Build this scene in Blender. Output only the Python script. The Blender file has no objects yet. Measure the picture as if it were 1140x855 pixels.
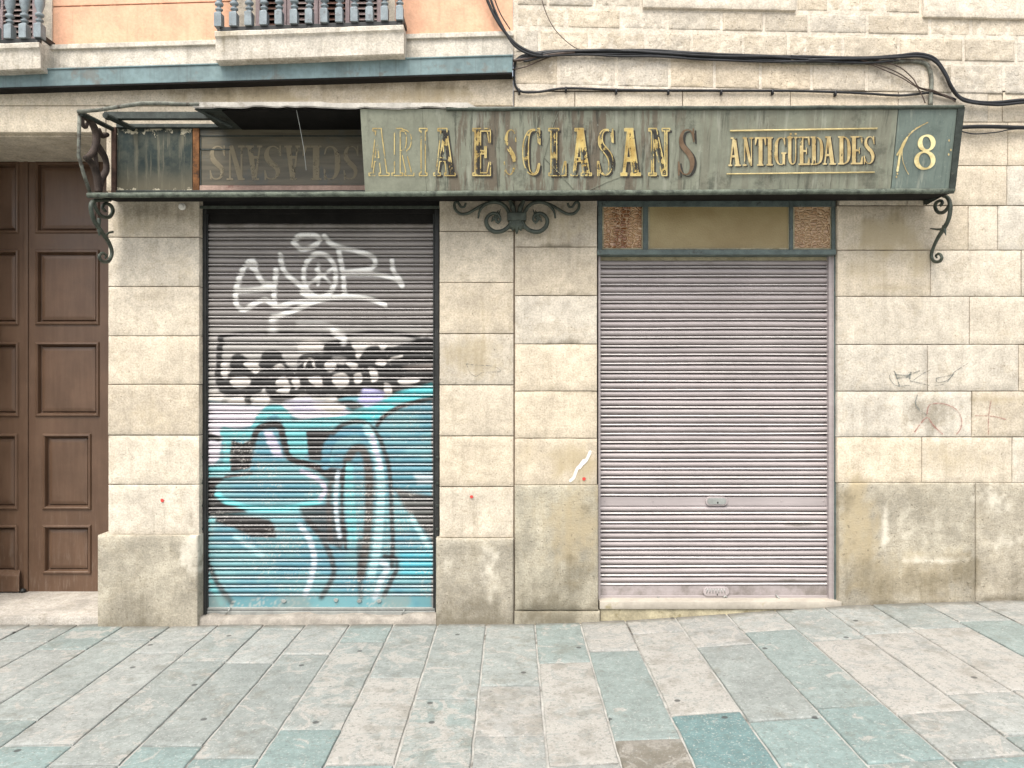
import bpy, math, random
import numpy as np
from mathutils import Vector
random.seed(7)
R = math.radians
scene = bpy.context.scene
COL = scene.collection
F, DIST, CZ = 840.0, 5.0, 1.58          # focal length in photo pixels, camera distance, eye height

# ------------------------------------------------------------------ measuring helpers
def U(px, py, y=0.0):
    """point seen at photo position (px,py) on the vertical plane at depth y (wall front = 0)"""
    k = (DIST + y) / F
    return Vector(((px - 570) * k, y, CZ + (427 - py) * k))
def UX(px, py, X):
    """same, on the plane x = X that stands square to the wall"""
    y = X * F / (px - 570) - DIST
    return U(px, py, y)
def zg(x):
    """height of the sloping street"""
    x = np.asarray(x, float)
    xs = [-30, -2.7, 0.2, 0.75, 1.45, 2.2, 3.0, 3.6, 6, 30]
    zs = [-.05, -.015, 0.0, .018, .065, .118, .145, .158, .22, .5]
    return np.interp(x, xs, zs)

# ------------------------------------------------------------------ numpy value noise
def _h(ix, iy, s):
    n = (ix * 374761393 + iy * 668265263 + s * 974634777) & 0xffffffff
    n = ((n ^ (n >> 13)) * 1274126177) & 0xffffffff
    return ((n ^ (n >> 16)) & 0xffff) / 65535.0
def vn(x, y, s=0):
    x = np.asarray(x, float); y = np.asarray(y, float)
    ix = np.floor(x).astype(np.int64); iy = np.floor(y).astype(np.int64)
    fx = x - ix; fy = y - iy
    fx = fx * fx * (3 - 2 * fx); fy = fy * fy * (3 - 2 * fy)
    a = _h(ix, iy, s); b = _h(ix + 1, iy, s); c = _h(ix, iy + 1, s); d = _h(ix + 1, iy + 1, s)
    return (a * (1 - fx) + b * fx) * (1 - fy) + (c * (1 - fx) + d * fx) * fy
def fbm(x, y, s=0, o=4):
    t = 0; a = .5; n = 0
    for i in range(o):
        t = t + a * vn(np.asarray(x) * 2 ** i, np.asarray(y) * 2 ** i, s + i * 17); n += a; a *= .5
    return t / n
def sstep(a, b, x):
    t = np.clip((np.asarray(x, float) - a) / (b - a), 0, 1)
    return t * t * (3 - 2 * t)

# ------------------------------------------------------------------ 2D distance fields
def d_poly(x, y, pts):
    x = np.asarray(x, float); y = np.asarray(y, float)
    d = np.full(x.shape, 1e18); s = np.ones(x.shape)
    n = len(pts)
    for i in range(n):
        ax, ay = pts[i]; bx, by = pts[i - 1]
        ex, ey = bx - ax, by - ay
        wx, wy = x - ax, y - ay
        t = np.clip((wx * ex + wy * ey) / (ex * ex + ey * ey + 1e-12), 0, 1)
        d = np.minimum(d, (wx - ex * t) ** 2 + (wy - ey * t) ** 2)
        c1 = y >= ay; c2 = y < by; c3 = ex * wy > ey * wx
        flip = (c1 & c2 & c3) | (~c1 & ~c2 & ~c3)
        s = np.where(flip, -s, s)
    return s * np.sqrt(d)
def d_line(x, y, pts, w):
    """distance to a polyline whose half width runs through the list w (or one number)"""
    if not isinstance(w, (list, tuple)): w = [w] * len(pts)
    d = np.full(np.shape(x), 1e9)
    for i in range(len(pts) - 1):
        ax, ay = pts[i]; bx, by = pts[i + 1]
        ex, ey = bx - ax, by - ay
        t = np.clip(((x - ax) * ex + (y - ay) * ey) / (ex * ex + ey * ey + 1e-12), 0, 1)
        d = np.minimum(d, np.hypot(x - ax - ex * t, y - ay - ey * t) - (w[i] + (w[i + 1] - w[i]) * t))
    return d
def spline(pts, n=6):
    """Catmull-Rom through points of any dimension"""
    P = [np.array(p, float) for p in pts]
    P = [2 * P[0] - P[1]] + P + [2 * P[-1] - P[-2]]
    out = []
    for i in range(1, len(P) - 2):
        for k in range(n):
            t = k / n
            a, b, c, d = P[i - 1], P[i], P[i + 1], P[i + 2]
            out.append(.5 * (2 * b + (c - a) * t + (2 * a - 5 * b + 4 * c - d) * t * t + (3 * b - a - 3 * c + d) * t ** 3))
    out.append(P[-2])
    return out
def ell(cx, cy, rx, ry, n=28, a0=0, a1=360):
    return [(cx + rx * math.cos(R(a0 + (a1 - a0) * i / n)), cy + ry * math.sin(R(a0 + (a1 - a0) * i / n))) for i in range(n + 1)]

# ------------------------------------------------------------------ mesh builder
ORG = {}
class MB:
    def __init__(s): s.v = []; s.f = []; s.t = []; s.w = []
    def add(s, v, f, tint=(1, 1, 1), wear=(0, 0, 0)):
        o = len(s.v); n = len(v)
        s.v += [tuple(map(float, p)) for p in v]
        s.f += [tuple(i + o for i in q) for q in f]
        s.t += [tuple(tint)] * n if not hasattr(tint[0], '__len__') else [tuple(a) for a in tint]
        s.w += [tuple(wear)] * n if not hasattr(wear[0], '__len__') else [tuple(a) for a in wear]
        return s
    def box(s, x0, x1, y0, y1, z0, z1, **k):
        v = [(x0, y0, z0), (x1, y0, z0), (x1, y1, z0), (x0, y1, z0), (x0, y0, z1), (x1, y0, z1), (x1, y1, z1), (x0, y1, z1)]
        return s.add(v, [(0, 3, 2, 1), (4, 5, 6, 7), (0, 1, 5, 4), (1, 2, 6, 5), (2, 3, 7, 6), (3, 0, 4, 7)], **k)
    def hexa(s, front, back, **k):
        """front: 4 points counter-clockwise as seen by the camera (bl, br, tr, tl); back the same"""
        return s.add(list(front) + list(back), [(0, 1, 2, 3), (7, 6, 5, 4), (0, 4, 5, 1), (1, 5, 6, 2), (2, 6, 7, 3), (3, 7, 4, 0)], **k)
    def prism(s, pts, y0, y1, **k):
        """outline of (x,z), counter-clockwise from the front, from y0 back to y1"""
        n = len(pts)
        v = [(x, y0, z) for x, z in pts] + [(x, y1, z) for x, z in pts]
        return s.add(v, [tuple(range(n)), tuple(range(2 * n - 1, n - 1, -1))] + [(i, i + n, (i + 1) % n + n, (i + 1) % n) for i in range(n)], **k)
    def tube(s, pts, r, n=8, flat=1.0, **k):
        P = [Vector(p) for p in pts]
        rr = r if isinstance(r, (list, tuple)) else [r] * len(P)
        if len(rr) != len(P): rr = list(np.interp(np.linspace(0, 1, len(P)), np.linspace(0, 1, len(rr)), rr))
        up = None; v = []; f = []
        for i, p in enumerate(P):
            t = (P[min(i + 1, len(P) - 1)] - P[max(i - 1, 0)])
            if t.length < 1e-9: t = Vector((0, 0, 1))
            t.normalize()
            if up is None:
                up = t.orthogonal().normalized()
            up = (up - t * up.dot(t))
            if up.length < 1e-6: up = t.orthogonal()
            up.normalize(); b = t.cross(up)
            for j in range(n):
                a = 2 * math.pi * j / n
                v.append(p + (up * math.cos(a) * flat + b * math.sin(a)) * rr[i])
        m = len(P)
        for i in range(m - 1):
            for j in range(n):
                f.append((i * n + j, i * n + (j + 1) % n, (i + 1) * n + (j + 1) % n, (i + 1) * n + j))
        f.append(tuple(range(n - 1, -1, -1))); f.append(tuple((m - 1) * n + j for j in range(n)))
        return s.add(v, f, **k)
    def lathe(s, cx, cy, prof, n=14, square=None, **k):
        v = []; f = []; m = len(prof)
        for (r, z) in prof:
            for j in range(n):
                a = 2 * math.pi * (j + .5) / n
                v.append((cx + r * math.cos(a), cy + r * math.sin(a), z))
        for i in range(m - 1):
            for j in range(n):
                f.append((i * n + j, i * n + (j + 1) % n, (i + 1) * n + (j + 1) % n, (i + 1) * n + j))
        f.append(tuple(range(n - 1, -1, -1))); f.append(tuple((m - 1) * n + j for j in range(n)))
        return s.add(v, f, **k)
    def sheet(s, P, **k):
        """P[row][col] of points -> grid of faces"""
        nr, nc = len(P), len(P[0])
        v = [p for row in P for p in row]
        f = [(i * nc + j, i * nc + j + 1, (i + 1) * nc + j + 1, (i + 1) * nc + j) for i in range(nr - 1) for j in range(nc - 1)]
        return s.add(v, f, **k)
    def block(s, x0, x1, z0, z1, yf, yb, bev=.006, amp=.0012, step=.04, tint=(1, 1, 1), seed=0, tilt=0, xr=0, freq=14, wearf=None, tiltz=0, rag=0):
        def axis(a, b):
            n = max(2, int((b - a) / step))
            inner = list(np.linspace(a + bev, b - bev, n))
            return np.array([a, a + bev * .3] + inner + [b - bev * .3, b])
        xs = axis(x0, x1); zs = axis(z0, z1)
        X, Z = np.meshgrid(xs, zs)
        d = np.minimum(np.minimum(X - x0, x1 - X), np.minimum(Z - z0, z1 - Z))
        e = np.clip(d / bev, 0, 1)
        Y = yf + bev * (1 - np.sqrt(np.clip(1 - (1 - e) ** 2, 0, 1)))
        Y = Y + amp * 2 * (fbm(X * freq, Z * freq, seed + 3, 4) - .5) * np.clip(d / (bev * 1.5), .25, 1)
        rg = rag * (fbm(X * 25, Z * 25, seed + 9) - .5)
        edge = (d < 1e-6)
        Xo = X + np.where(edge, rg, 0); Zo = Z + np.where(edge, rg, 0) + tilt * (X - xr)
        nr, nc = X.shape
        v = [(Xo[i, j], Y[i, j], Zo[i, j]) for i in range(nr) for j in range(nc)]
        f = [(i * nc + j, i * nc + j + 1, (i + 1) * nc + j + 1, (i + 1) * nc + j) for i in range(nr - 1) for j in range(nc - 1)]
        ring = [(0, j) for j in range(nc)] + [(i, nc - 1) for i in range(1, nr)] + [(nr - 1, j) for j in range(nc - 2, -1, -1)] + [(i, 0) for i in range(nr - 2, 0, -1)]
        o = len(v)
        for (i, j) in ring: v.append((Xo[i, j], yb, Zo[i, j]))
        L = len(ring)
        for q in range(L):
            a = ring[q][0] * nc + ring[q][1]; b = ring[(q + 1) % L][0] * nc + ring[(q + 1) % L][1]
            f.append((b, a, o + q, o + (q + 1) % L))
        wr = (wearf or WEAR)(np.array([p[0] for p in v]), np.array([p[2] for p in v]))
        return s.add(v, f, tint=tint, wear=wr)
    def mask(s, field, gx, gz, to3, **k):
        """faces wherever field(x,z) < 0 on the grid gx x gz (marching squares); to3(x,z) gives the point"""
        X, Z = np.meshgrid(gx, gz)
        D = field(X, Z)
        nr, nc = D.shape
        ids = {}; v = []; f = []
        def vid(key, x, z):
            if key not in ids:
                ids[key] = len(v); v.append(to3(x, z))
            return ids[key]
        ins = D < 0
        any_ = ins[:-1, :-1] | ins[1:, :-1] | ins[:-1, 1:] | ins[1:, 1:]
        for i, j in zip(*np.nonzero(any_)):
            c = [(i, j), (i, j + 1), (i + 1, j + 1), (i + 1, j)]
            poly = []
            for q in range(4):
                a = c[q]; b = c[(q + 1) % 4]
                if ins[a]: poly.append(vid(a, X[a], Z[a]))
                if ins[a] != ins[b]:
                    t = D[a] / (D[a] - D[b])
                    key = ('e',) + (a + b if a < b else b + a)
                    poly.append(vid(key, X[a] + (X[b] - X[a]) * t, Z[a] + (Z[b] - Z[a]) * t))
            if len(poly) > 2: f.append(tuple(poly))
        if v: s.add(v, f, **k)
        return s
    def build(s, name, mat, parent=None, smooth=False, bevel=0, label=None, autosmooth=None):
        V = np.array(s.v)
        if parent is not None: org = ORG[parent.name]
        else:
            lo, hi = V.min(0), V.max(0); org = Vector(((lo[0] + hi[0]) / 2, (lo[1] + hi[1]) / 2, lo[2]))
        V = V - np.array(org)
        me = bpy.data.meshes.new(name); me.from_pydata(V.tolist(), [], s.f)
        for nm, dat in (('tint', s.t), ('wear', s.w)):
            a = me.color_attributes.new(nm, 'FLOAT_COLOR', 'POINT')
            c = np.ones((len(dat), 4)); c[:, :3] = np.array(dat)
            a.data.foreach_set('color', c.ravel())
        me.validate(); me.update()
        me.materials.append(mat)
        if smooth:
            me.polygons.foreach_set('use_smooth', [True] * len(me.polygons))
        o = bpy.data.objects.new(name, me); COL.objects.link(o)
        if parent is not None:
            o.parent = parent; ORG[o.name] = Vector(org)
        else:
            o.location = org; ORG[o.name] = Vector(org)
        if autosmooth is not None and smooth:
            me.set_sharp_from_angle(angle=R(autosmooth))
        if bevel:
            m = o.modifiers.new('edge', 'BEVEL'); m.width = bevel; m.segments = 2; m.limit_method = 'ANGLE'; m.angle_limit = R(40)
        if label: o['label'] = label
        return o
def tag(o, label, cat, group=None):
    o['label'] = label; o['category'] = cat
    if group: o['group'] = group
    return o
def thing(name, loc, label, cat, group=None):
    o = bpy.data.objects.new(name, None); COL.objects.link(o); o.location = loc; o.empty_display_size = .2
    ORG[o.name] = Vector(loc)
    return tag(o, label, cat, group)
def sub_empty(name, parent):
    raise RuntimeError

# ------------------------------------------------------------------ materials
def lin(r, g, b):
    f = lambda c: (c / 255 / 12.92) if c / 255 <= .04045 else ((c / 255 + .055) / 1.055) ** 2.4
    return (f(r), f(g), f(b))
class NT:
    def __init__(s, name):
        s.m = bpy.data.materials.new(name); s.m.use_nodes = True
        s.t = s.m.node_tree; s.t.nodes.clear()
        s.out = s.n('ShaderNodeOutputMaterial'); s.b = s.n('ShaderNodeBsdfPrincipled')
        s.l(s.b.outputs[0], s.out.inputs[0])
        s.geo = s.n('ShaderNodeNewGeometry'); s.P = s.geo.outputs['Position']
    def n(s, k): return s.t.nodes.new(k)
    def l(s, a, b): s.t.links.new(a, b)
    def put(s, sock, v):
        if hasattr(v, 'is_output'): s.l(v, sock)
        elif isinstance(v, (tuple, list)): sock.default_value = tuple(v) + ((1,) if len(v) == 3 and len(sock.default_value) == 4 else ())
        else: sock.default_value = v
    def scale(s, sx, sy, sz, v=None):
        m = s.n('ShaderNodeMapping'); s.l(v or s.P, m.inputs[0]); m.inputs['Scale'].default_value = (sx, sy, sz); return m.outputs[0]
    def noise(s, sc, det=4, rough=.55, v=None, dist=0, color=False):
        k = s.n('ShaderNodeTexNoise'); s.l(v or s.P, k.inputs['Vector'])
        k.inputs['Scale'].default_value = sc; k.inputs['Detail'].default_value = det; k.inputs['Roughness'].default_value = rough
        k.inputs['Distortion'].default_value = dist
        return k.outputs['Color' if color else 'Fac']
    def voro(s, sc, v=None, feat='F1'):
        k = s.n('ShaderNodeTexVoronoi'); s.l(v or s.P, k.inputs['Vector']); k.inputs['Scale'].default_value = sc; k.feature = feat; k.voronoi_dimensions = '2D'
        return k.outputs['Distance']
    def ramp(s, x, a, b, lo=0, hi=1):
        k = s.n('ShaderNodeMapRange'); k.interpolation_type = 'SMOOTHSTEP'
        s.put(k.inputs['Value'], x); k.inputs['From Min'].default_value = a; k.inputs['From Max'].default_value = b
        k.inputs['To Min'].default_value = lo; k.inputs['To Max'].default_value = hi
        return k.outputs['Result']
    def math(s, op, a, b=0):
        k = s.n('ShaderNodeMath'); k.operation = op; s.put(k.inputs[0], a); s.put(k.inputs[1], b); return k.outputs[0]
    def mul(s, a, b): return s.math('MULTIPLY', a, b)
    def mix(s, f, a, b, typ='MIX'):
        k = s.n('ShaderNodeMix'); k.data_type = 'RGBA'; k.blend_type = typ
        s.put(k.inputs[0], f); s.put(k.inputs[6], a); s.put(k.inputs[7], b); return k.outputs[2]
    def attr(s, nm):
        k = s.n('ShaderNodeAttribute'); k.attribute_name = nm; return k
    def sep(s, v):
        k = s.n('ShaderNodeSeparateColor'); s.l(v, k.inputs[0]); return k.outputs
    def grey(s, v):
        k = s.n('ShaderNodeCombineColor'); [s.put(k.inputs[i], v) for i in range(3)]; return k.outputs[0]
    def bump(s, h, strength=.3, dist=.01, prev=None):
        k = s.n('ShaderNodeBump'); s.put(k.inputs['Height'], h); k.inputs['Strength'].default_value = strength; k.inputs['Distance'].default_value = dist
        if prev is not None: s.l(prev, k.inputs['Normal'])
        return k.outputs[0]
    def fin(s, col, rough=.8, normal=None, metal=0, spec=.3, alpha=None, coat=0):
        s.put(s.b.inputs['Base Color'], col); s.put(s.b.inputs['Roughness'], rough); s.put(s.b.inputs['Metallic'], metal)
        s.put(s.b.inputs['Specular IOR Level'], spec)
        if normal is not None: s.l(normal, s.b.inputs['Normal'])
        if alpha is not None: s.put(s.b.inputs['Alpha'], alpha)
        if coat: s.b.inputs['Coat Weight'].default_value = coat
        return s.m

def stone(name, base, dirt=(.115, .098, .066), yellow=(.36, .295, .185), pale=(.66, .61, .51), rough_amt=.25, pits=.5, blotch=.22, streak=.15, spk=.32):
    t = NT(name)
    tint = t.attr('tint').outputs['Color']; w = t.sep(t.attr('wear').outputs['Color'])
    c = t.mix(1, base, tint, 'MULTIPLY')
    n1 = t.noise(3.2, 5, .6); n2 = t.noise(14, 6, .65); n3 = t.noise(90, 3, .6)
    st = t.noise(1, 5, .6, v=t.scale(22, 22, 2.2))
    k = t.ramp(n1, .3, .7, 1 - blotch, 1 + blotch * .4)
    c = t.mix(1, c, t.grey(k), 'MULTIPLY')
    c = t.mix(t.ramp(t.noise(6.5, 6, .7, dist=.8), .50, .62, 0, .30), c, tuple(a * b for a, b in zip(base, (.72, .68, .60))))
    tool = t.noise(1, 5, .7, v=t.scale(26, 26, 75))                     # chisel marks and weathering lie along the courses
    c = t.mix(t.ramp(tool, .54, .68, 0, .42), c, tuple(a * b for a, b in zip(base, (.50, .46, .38))))
    c = t.mix(1, c, t.grey(t.ramp(n2, .3, .7, .84, 1.10)), 'MULTIPLY')
    c = t.mix(1, c, t.grey(t.ramp(n3, .35, .65, .84, 1.08)), 'MULTIPLY')
    c = t.mix(t.ramp(t.noise(38, 5, .75), .57, .68, 0, spk), c, tuple(a * b for a, b in zip(base, (.46, .40, .32))))
    c = t.mix(t.mul(t.ramp(st, .48, .75), streak), c, dirt)
    # yellow rust run-off, dark grime, pale lime wash: where the wear attribute says, broken by noise
    brk = t.math('ADD', t.mul(n2, .6), t.mul(st, .5))
    y = t.ramp(t.math('ADD', w[2], t.mul(t.math('SUBTRACT', brk, .55), 1.2)), .08, 1.0)
    c = t.mix(t.mul(y, .85), c, yellow)
    g = t.ramp(t.math('ADD', w[0], t.math('ADD', t.mul(t.math('SUBTRACT', brk, .55), 1.3), t.mul(t.math('SUBTRACT', t.noise(34, 5, .75), .5), .9))), .2, 1.15)
    c = t.mix(t.mul(g, .72), c, dirt)
    p = t.ramp(t.math('ADD', w[1], t.mul(t.math('SUBTRACT', n2, .5), 1.4)), .2, 1.0)
    c = t.mix(t.mul(p, .7), c, pale)
    pit = t.ramp(t.noise(55, 2, .5), .66, .74)
    c = t.mix(t.mul(pit, pits), c, dirt)
    h = t.math('ADD', t.math('SUBTRACT', t.mul(n2, .7), t.mul(tool, .35)), t.math('SUBTRACT', t.mul(n3, .35), t.mul(pit, .5)))
    return t.fin(c, .88, t.bump(h, rough_amt, .012), spec=.2)

def plain(name, base, rough=.7, var=.15, sc=8, bump=.15, metal=0, spec=.3, speck=None, streak=None):
    t = NT(name)
    tint = t.attr('tint').outputs['Color']
    n1 = t.noise(sc, 5, .6); n2 = t.noise(sc * 9, 3, .6)
    c = t.mix(1, base, tint, 'MULTIPLY')
    c = t.mix(1, c, t.grey(t.ramp(n1, .3, .7, 1 - var, 1 + var)), 'MULTIPLY')
    c = t.mix(1, c, t.grey(t.ramp(n2, .3, .7, 1 - var * .5, 1 + var * .5)), 'MULTIPLY')
    if streak:
        s_ = t.noise(1, 4, .6, v=t.scale(30, 30, 1.5)); c = t.mix(t.mul(t.ramp(s_, .5, .75), streak[1]), c, streak[0])
    if speck:
        c = t.mix(t.mul(t.ramp(t.noise(speck[1], 4, .7), speck[2], speck[2] + .1), speck[3]), c, speck[0])
    return t.fin(c, rough, t.bump(t.math('ADD', n1, t.mul(n2, .5)), bump, .006), metal, spec)

M = {}
M['cream'] = stone('cream_stone', (.575, .51, .412), blotch=.17)
M['grey_stone'] = stone('pitted_stone', (.415, .38, .31), rough_amt=.5, pits=.5, blotch=.30)
M['rough'] = stone('rough_brick_stone', (.56, .495, .40), rough_amt=.6, pits=.45, blotch=.20, streak=.08)
M['mortar'] = stone('pale_mortar', (.62, .555, .46), rough_amt=.35, pits=.15, blotch=.12, streak=.05)
M['joint'] = stone('dark_joint', (.25, .20, .15), rough_amt=.3, pits=.2)
M['white_plaster'] = stone('white_plaster', (.61, .56, .48), rough_amt=.3, pits=.2, blotch=.12, streak=.30, spk=.12)
M['orange'] = plain('orange_render', (.66, .385, .255), .9, .12, 6, .7, spec=.15, streak=((.40, .24, .16), .35), speck=((.80, .46, .28), 26, .55, .5))
M['teal_paint'] = plain('teal_beam_paint', (.135, .195, .20), .55, .22, 3, .1, speck=((.13, .10, .075), 5, .56, .5), streak=((.07, .06, .05), .35))
M['teal_frame'] = plain('teal_frame_paint', (.085, .108, .10), .5, .25, 14, .3, speck=((.03, .025, .02), 18, .58, .7))
M['dark_iron'] = plain('dark_iron', (.035, .042, .036), .55, .3, 20, .4, speck=((.10, .10, .08), 30, .6, .6))
M['green_iron'] = plain('green_iron', (.052, .062, .048), .45, .35, 25, .5, speck=((.15, .16, .13), 40, .62, .5))
M['grey_iron'] = plain('flaking_grey_iron', (.14, .145, .12), .7, .35, 25, .8, speck=((.05, .04, .03), 22, .52, .8))
M['rust'] = plain('rusty_iron', (.17, .075, .028), .85, .4, 18, .6, speck=((.05, .03, .02), 14, .55, .8))
M['dark_rust'] = plain('dark_rust', (.06, .032, .022), .8, .4, 18, .6)
M['black'] = plain('black_rubber', (.016, .017, .019), .45, .3, 12, .1)
M['brown_cable'] = plain('brown_cable', (.07, .05, .04), .6, .3, 12, .1)
M['black_metal'] = plain('black_guide_metal', (.022, .023, .022), .45, .3, 9, .2, speck=((.08, .07, .06), 20, .64, .5))
M['dark_void'] = plain('dark_boards_and_shade', (.014, .013, .012), .85, .2, spec=.1)  # dark boards; on beam and sign underside it is shade put into colour
M['rail_green'] = plain('mossy_rail_paint', (.095, .11, .085), .7, .35, 22, .8, speck=((.03, .034, .028), 16, .52, .7))
M['marble'] = plain('worn_marble', (.37, .335, .28), .6, .12, 5, .1, speck=((.25, .21, .10), 5, .62, .7))
M['yellow_stone'] = plain('yellowed_stone', (.34, .30, .20), .85, .25, 9, .4, speck=((.16, .13, .06), 12, .56, .6))
M['porcelain'] = plain('porcelain', (.75, .72, .66), .25, .08)
M['cement'] = plain('cement', (.27, .245, .21), .95, .2, 12, .9, speck=((.22, .19, .15), 20, .57, .6))
M['alu'] = plain('dull_aluminium', (.34, .35, .33), .4, .15, 6, .1, metal=.5)

def wood():
    t = NT('brown_door_paint')
    tint = t.attr('tint').outputs['Color']
    n = t.noise(1, 5, .6, v=t.scale(30, 30, 2.5)); n2 = t.noise(4, 4, .6); n3 = t.noise(70, 2, .6)
    c = t.mix(t.ramp(n, .3, .7), (.092, .051, .030), (.108, .063, .038))
    c = t.mix(1, c, t.grey(t.ramp(n2, .3, .7, .85, 1.15)), 'MULTIPLY')
    c = t.mix(1, c, tint, 'MULTIPLY')
    # scuffed, greyer wood low down near the street
    z = t.n('ShaderNodeSeparateXYZ'); t.l(t.P, z.inputs[0])
    low = t.ramp(z.outputs[2], .95, .1)
    scuff = t.mul(low, t.ramp(t.noise(1, 6, .7, v=t.scale(45, 45, 6)), .5, .72))
    c = t.mix(t.mul(scuff, .55), c, (.20, .15, .115))
    return t.fin(c, t.ramp(n2, .2, .8, .36, .5), t.bump(t.math('ADD', n, t.mul(n3, .4)), .25, .003), spec=.45)
M['wood'] = wood()

def shutter_mat(name, base, graffiti=False, bead_glint=(.56, .53, .51)):
    t = NT(name)
    n1 = t.noise(2.5, 4, .6); n2 = t.noise(40, 3, .6); st = t.noise(1, 4, .6, v=t.scale(1.5, 8, 60))
    c = t.mix(1, base, t.grey(t.ramp(n1, .3, .7, .90, 1.08)), 'MULTIPLY')
    c = t.mix(1, c, t.grey(t.ramp(st, .3, .7, .93, 1.05)), 'MULTIPLY')
    if graffiti:
        a = t.attr('paint')
        worn = t.ramp(n2, .62, .74, 1, .5)
        c = t.mix(t.mul(a.outputs['Alpha'], worn), c, a.outputs['Color'])
        sp = t.ramp(t.noise(60, 2, .5), .68, .74)
        c = t.mix(t.mul(sp, .25), c, (.5, .48, .44))
    w = t.sep(t.attr('wear').outputs['Color'])
    c = t.mix(t.mul(w[1], t.ramp(t.noise(25, 4, .7), .3, .6, .45, .85)), c, bead_glint)     # sky glint on the bead of each slat, painted in as a pale tone
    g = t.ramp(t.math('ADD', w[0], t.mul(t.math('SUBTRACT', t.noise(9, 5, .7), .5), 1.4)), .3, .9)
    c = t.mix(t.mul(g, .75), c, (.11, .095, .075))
    return t.fin(c, t.ramp(n1, .2, .8, .38, .5), t.bump(n2, .08, .002), spec=.4)
M['mauve'] = shutter_mat('mauve_shutter_paint', (.335, .296, .290))
M['graff'] = shutter_mat('sprayed_shutter_paint', (.27, .245, .23), True)

def sign_board(name, base, dark, brown, amt=1.0):
    t = NT(name)
    sx = t.sep(t.P)  # dummy split kept for position x below
    x = t.n('ShaderNodeSeparateXYZ'); t.l(t.P, x.inputs[0])
    st = t.noise(1, 6, .65, v=t.scale(13, 6, 1.1)); st2 = t.noise(1, 6, .7, v=t.scale(34, 6, 2.6)); n2 = t.noise(9, 6, .7); n3 = t.noise(60, 3, .6)
    mid = t.mul(t.ramp(x.outputs[0], -.75, -.35), t.ramp(x.outputs[0], 1.3, .75, .25, 1))      # the middle of the board is the most weathered
    c = t.mix(1, base, t.grey(t.ramp(n2, .3, .7, .86, 1.12)), 'MULTIPLY')
    c = t.mix(t.mul(t.ramp(st, .47, .56), t.mul(mid, .85 * amt)), c, brown)
    c = t.mix(t.mul(t.ramp(st2, .52, .68), t.math('ADD', t.mul(mid, .45 * amt), .42)), c, dark)
    c = t.mix(t.mul(t.ramp(t.noise(5, 6, .75), .53, .66), .45), c, dark)
    c = t.mix(t.mul(t.ramp(t.noise(1, 5, .7, v=t.scale(20, 6, 1.6)), .56, .66), .45), c, (.34, .345, .28))
    c = t.mix(t.mul(t.ramp(n3, .66, .72), .3), c, (.38, .38, .32))
    return t.fin(c, .5, t.bump(t.math('ADD', st2, t.mul(n3, .4)), .18, .004), spec=.35)
M['board'] = sign_board('weathered_sign_board', (.205, .212, .160), (.034, .037, .028), (.115, .088, .062))
M['board8'] = sign_board('weathered_number_board', (.135, .168, .145), (.055, .08, .072), (.12, .125, .11), .6)
M['board_flat'] = plain('sage_green_board', (.205, .212, .16), .6, .12, 6, .15, streak=((.10, .10, .075), .35), speck=((.09, .09, .07), 12, .62, .5))

def gold(name, base, thr):
    t = NT(name)
    wear = t.math('ADD', t.mul(t.noise(16, 5, .7), .7), t.mul(t.noise(1, 4, .6, v=t.scale(40, 6, 3)), .4))
    c = t.mix(t.ramp(t.noise(12, 3, .6), .35, .65), base, (base[0] * .62, base[1] * .55, base[2] * .45))
    return t.fin(c, .45, None, 0, .5, alpha=t.ramp(wear, thr, thr + .05, 1, 0))
M['gold'] = gold('gold_leaf', (.60, .44, .145), .55)
M['gold_worn'] = gold('worn_gold_leaf', (.46, .35, .13), .475)
M['gold_line'] = gold('gold_outline', (.58, .46, .19), .575)
M['gold_pale'] = gold('pale_gold_paint', (.60, .48, .24), .62)
M['num'] = gold('cream_number_paint', (.78, .68, .36), .75)
M['lshade'] = gold('dark_letter_shade', (.028, .026, .022), .64)
M['brown_letter'] = gold('bare_brown_letter', (.17, .11, .065), .70)
def spray(name, col, thr, a=1.0, sc=30):
    t = NT(name)
    n = t.noise(sc, 5, .7)
    return t.fin(col, .8, None, 0, .2, alpha=t.mul(t.ramp(n, thr, thr + .2, 1, .1), a))
M['red_spray'] = spray('faded_red_marker', (.33, .10, .08), .45, .6)
M['grey_spray'] = spray('faded_grey_marker', (.14, .16, .15), .45, .6)
M['pale_scratch'] = spray('pale_plaster_scar', (.74, .70, .64), .55, .9)
M['red_dot'] = plain('red_dot_paint', (.48, .05, .04), .6, .2)
M['ghost'] = spray('ghost_letter_paint', (.27, .23, .155), .52, .8, 18)

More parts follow.
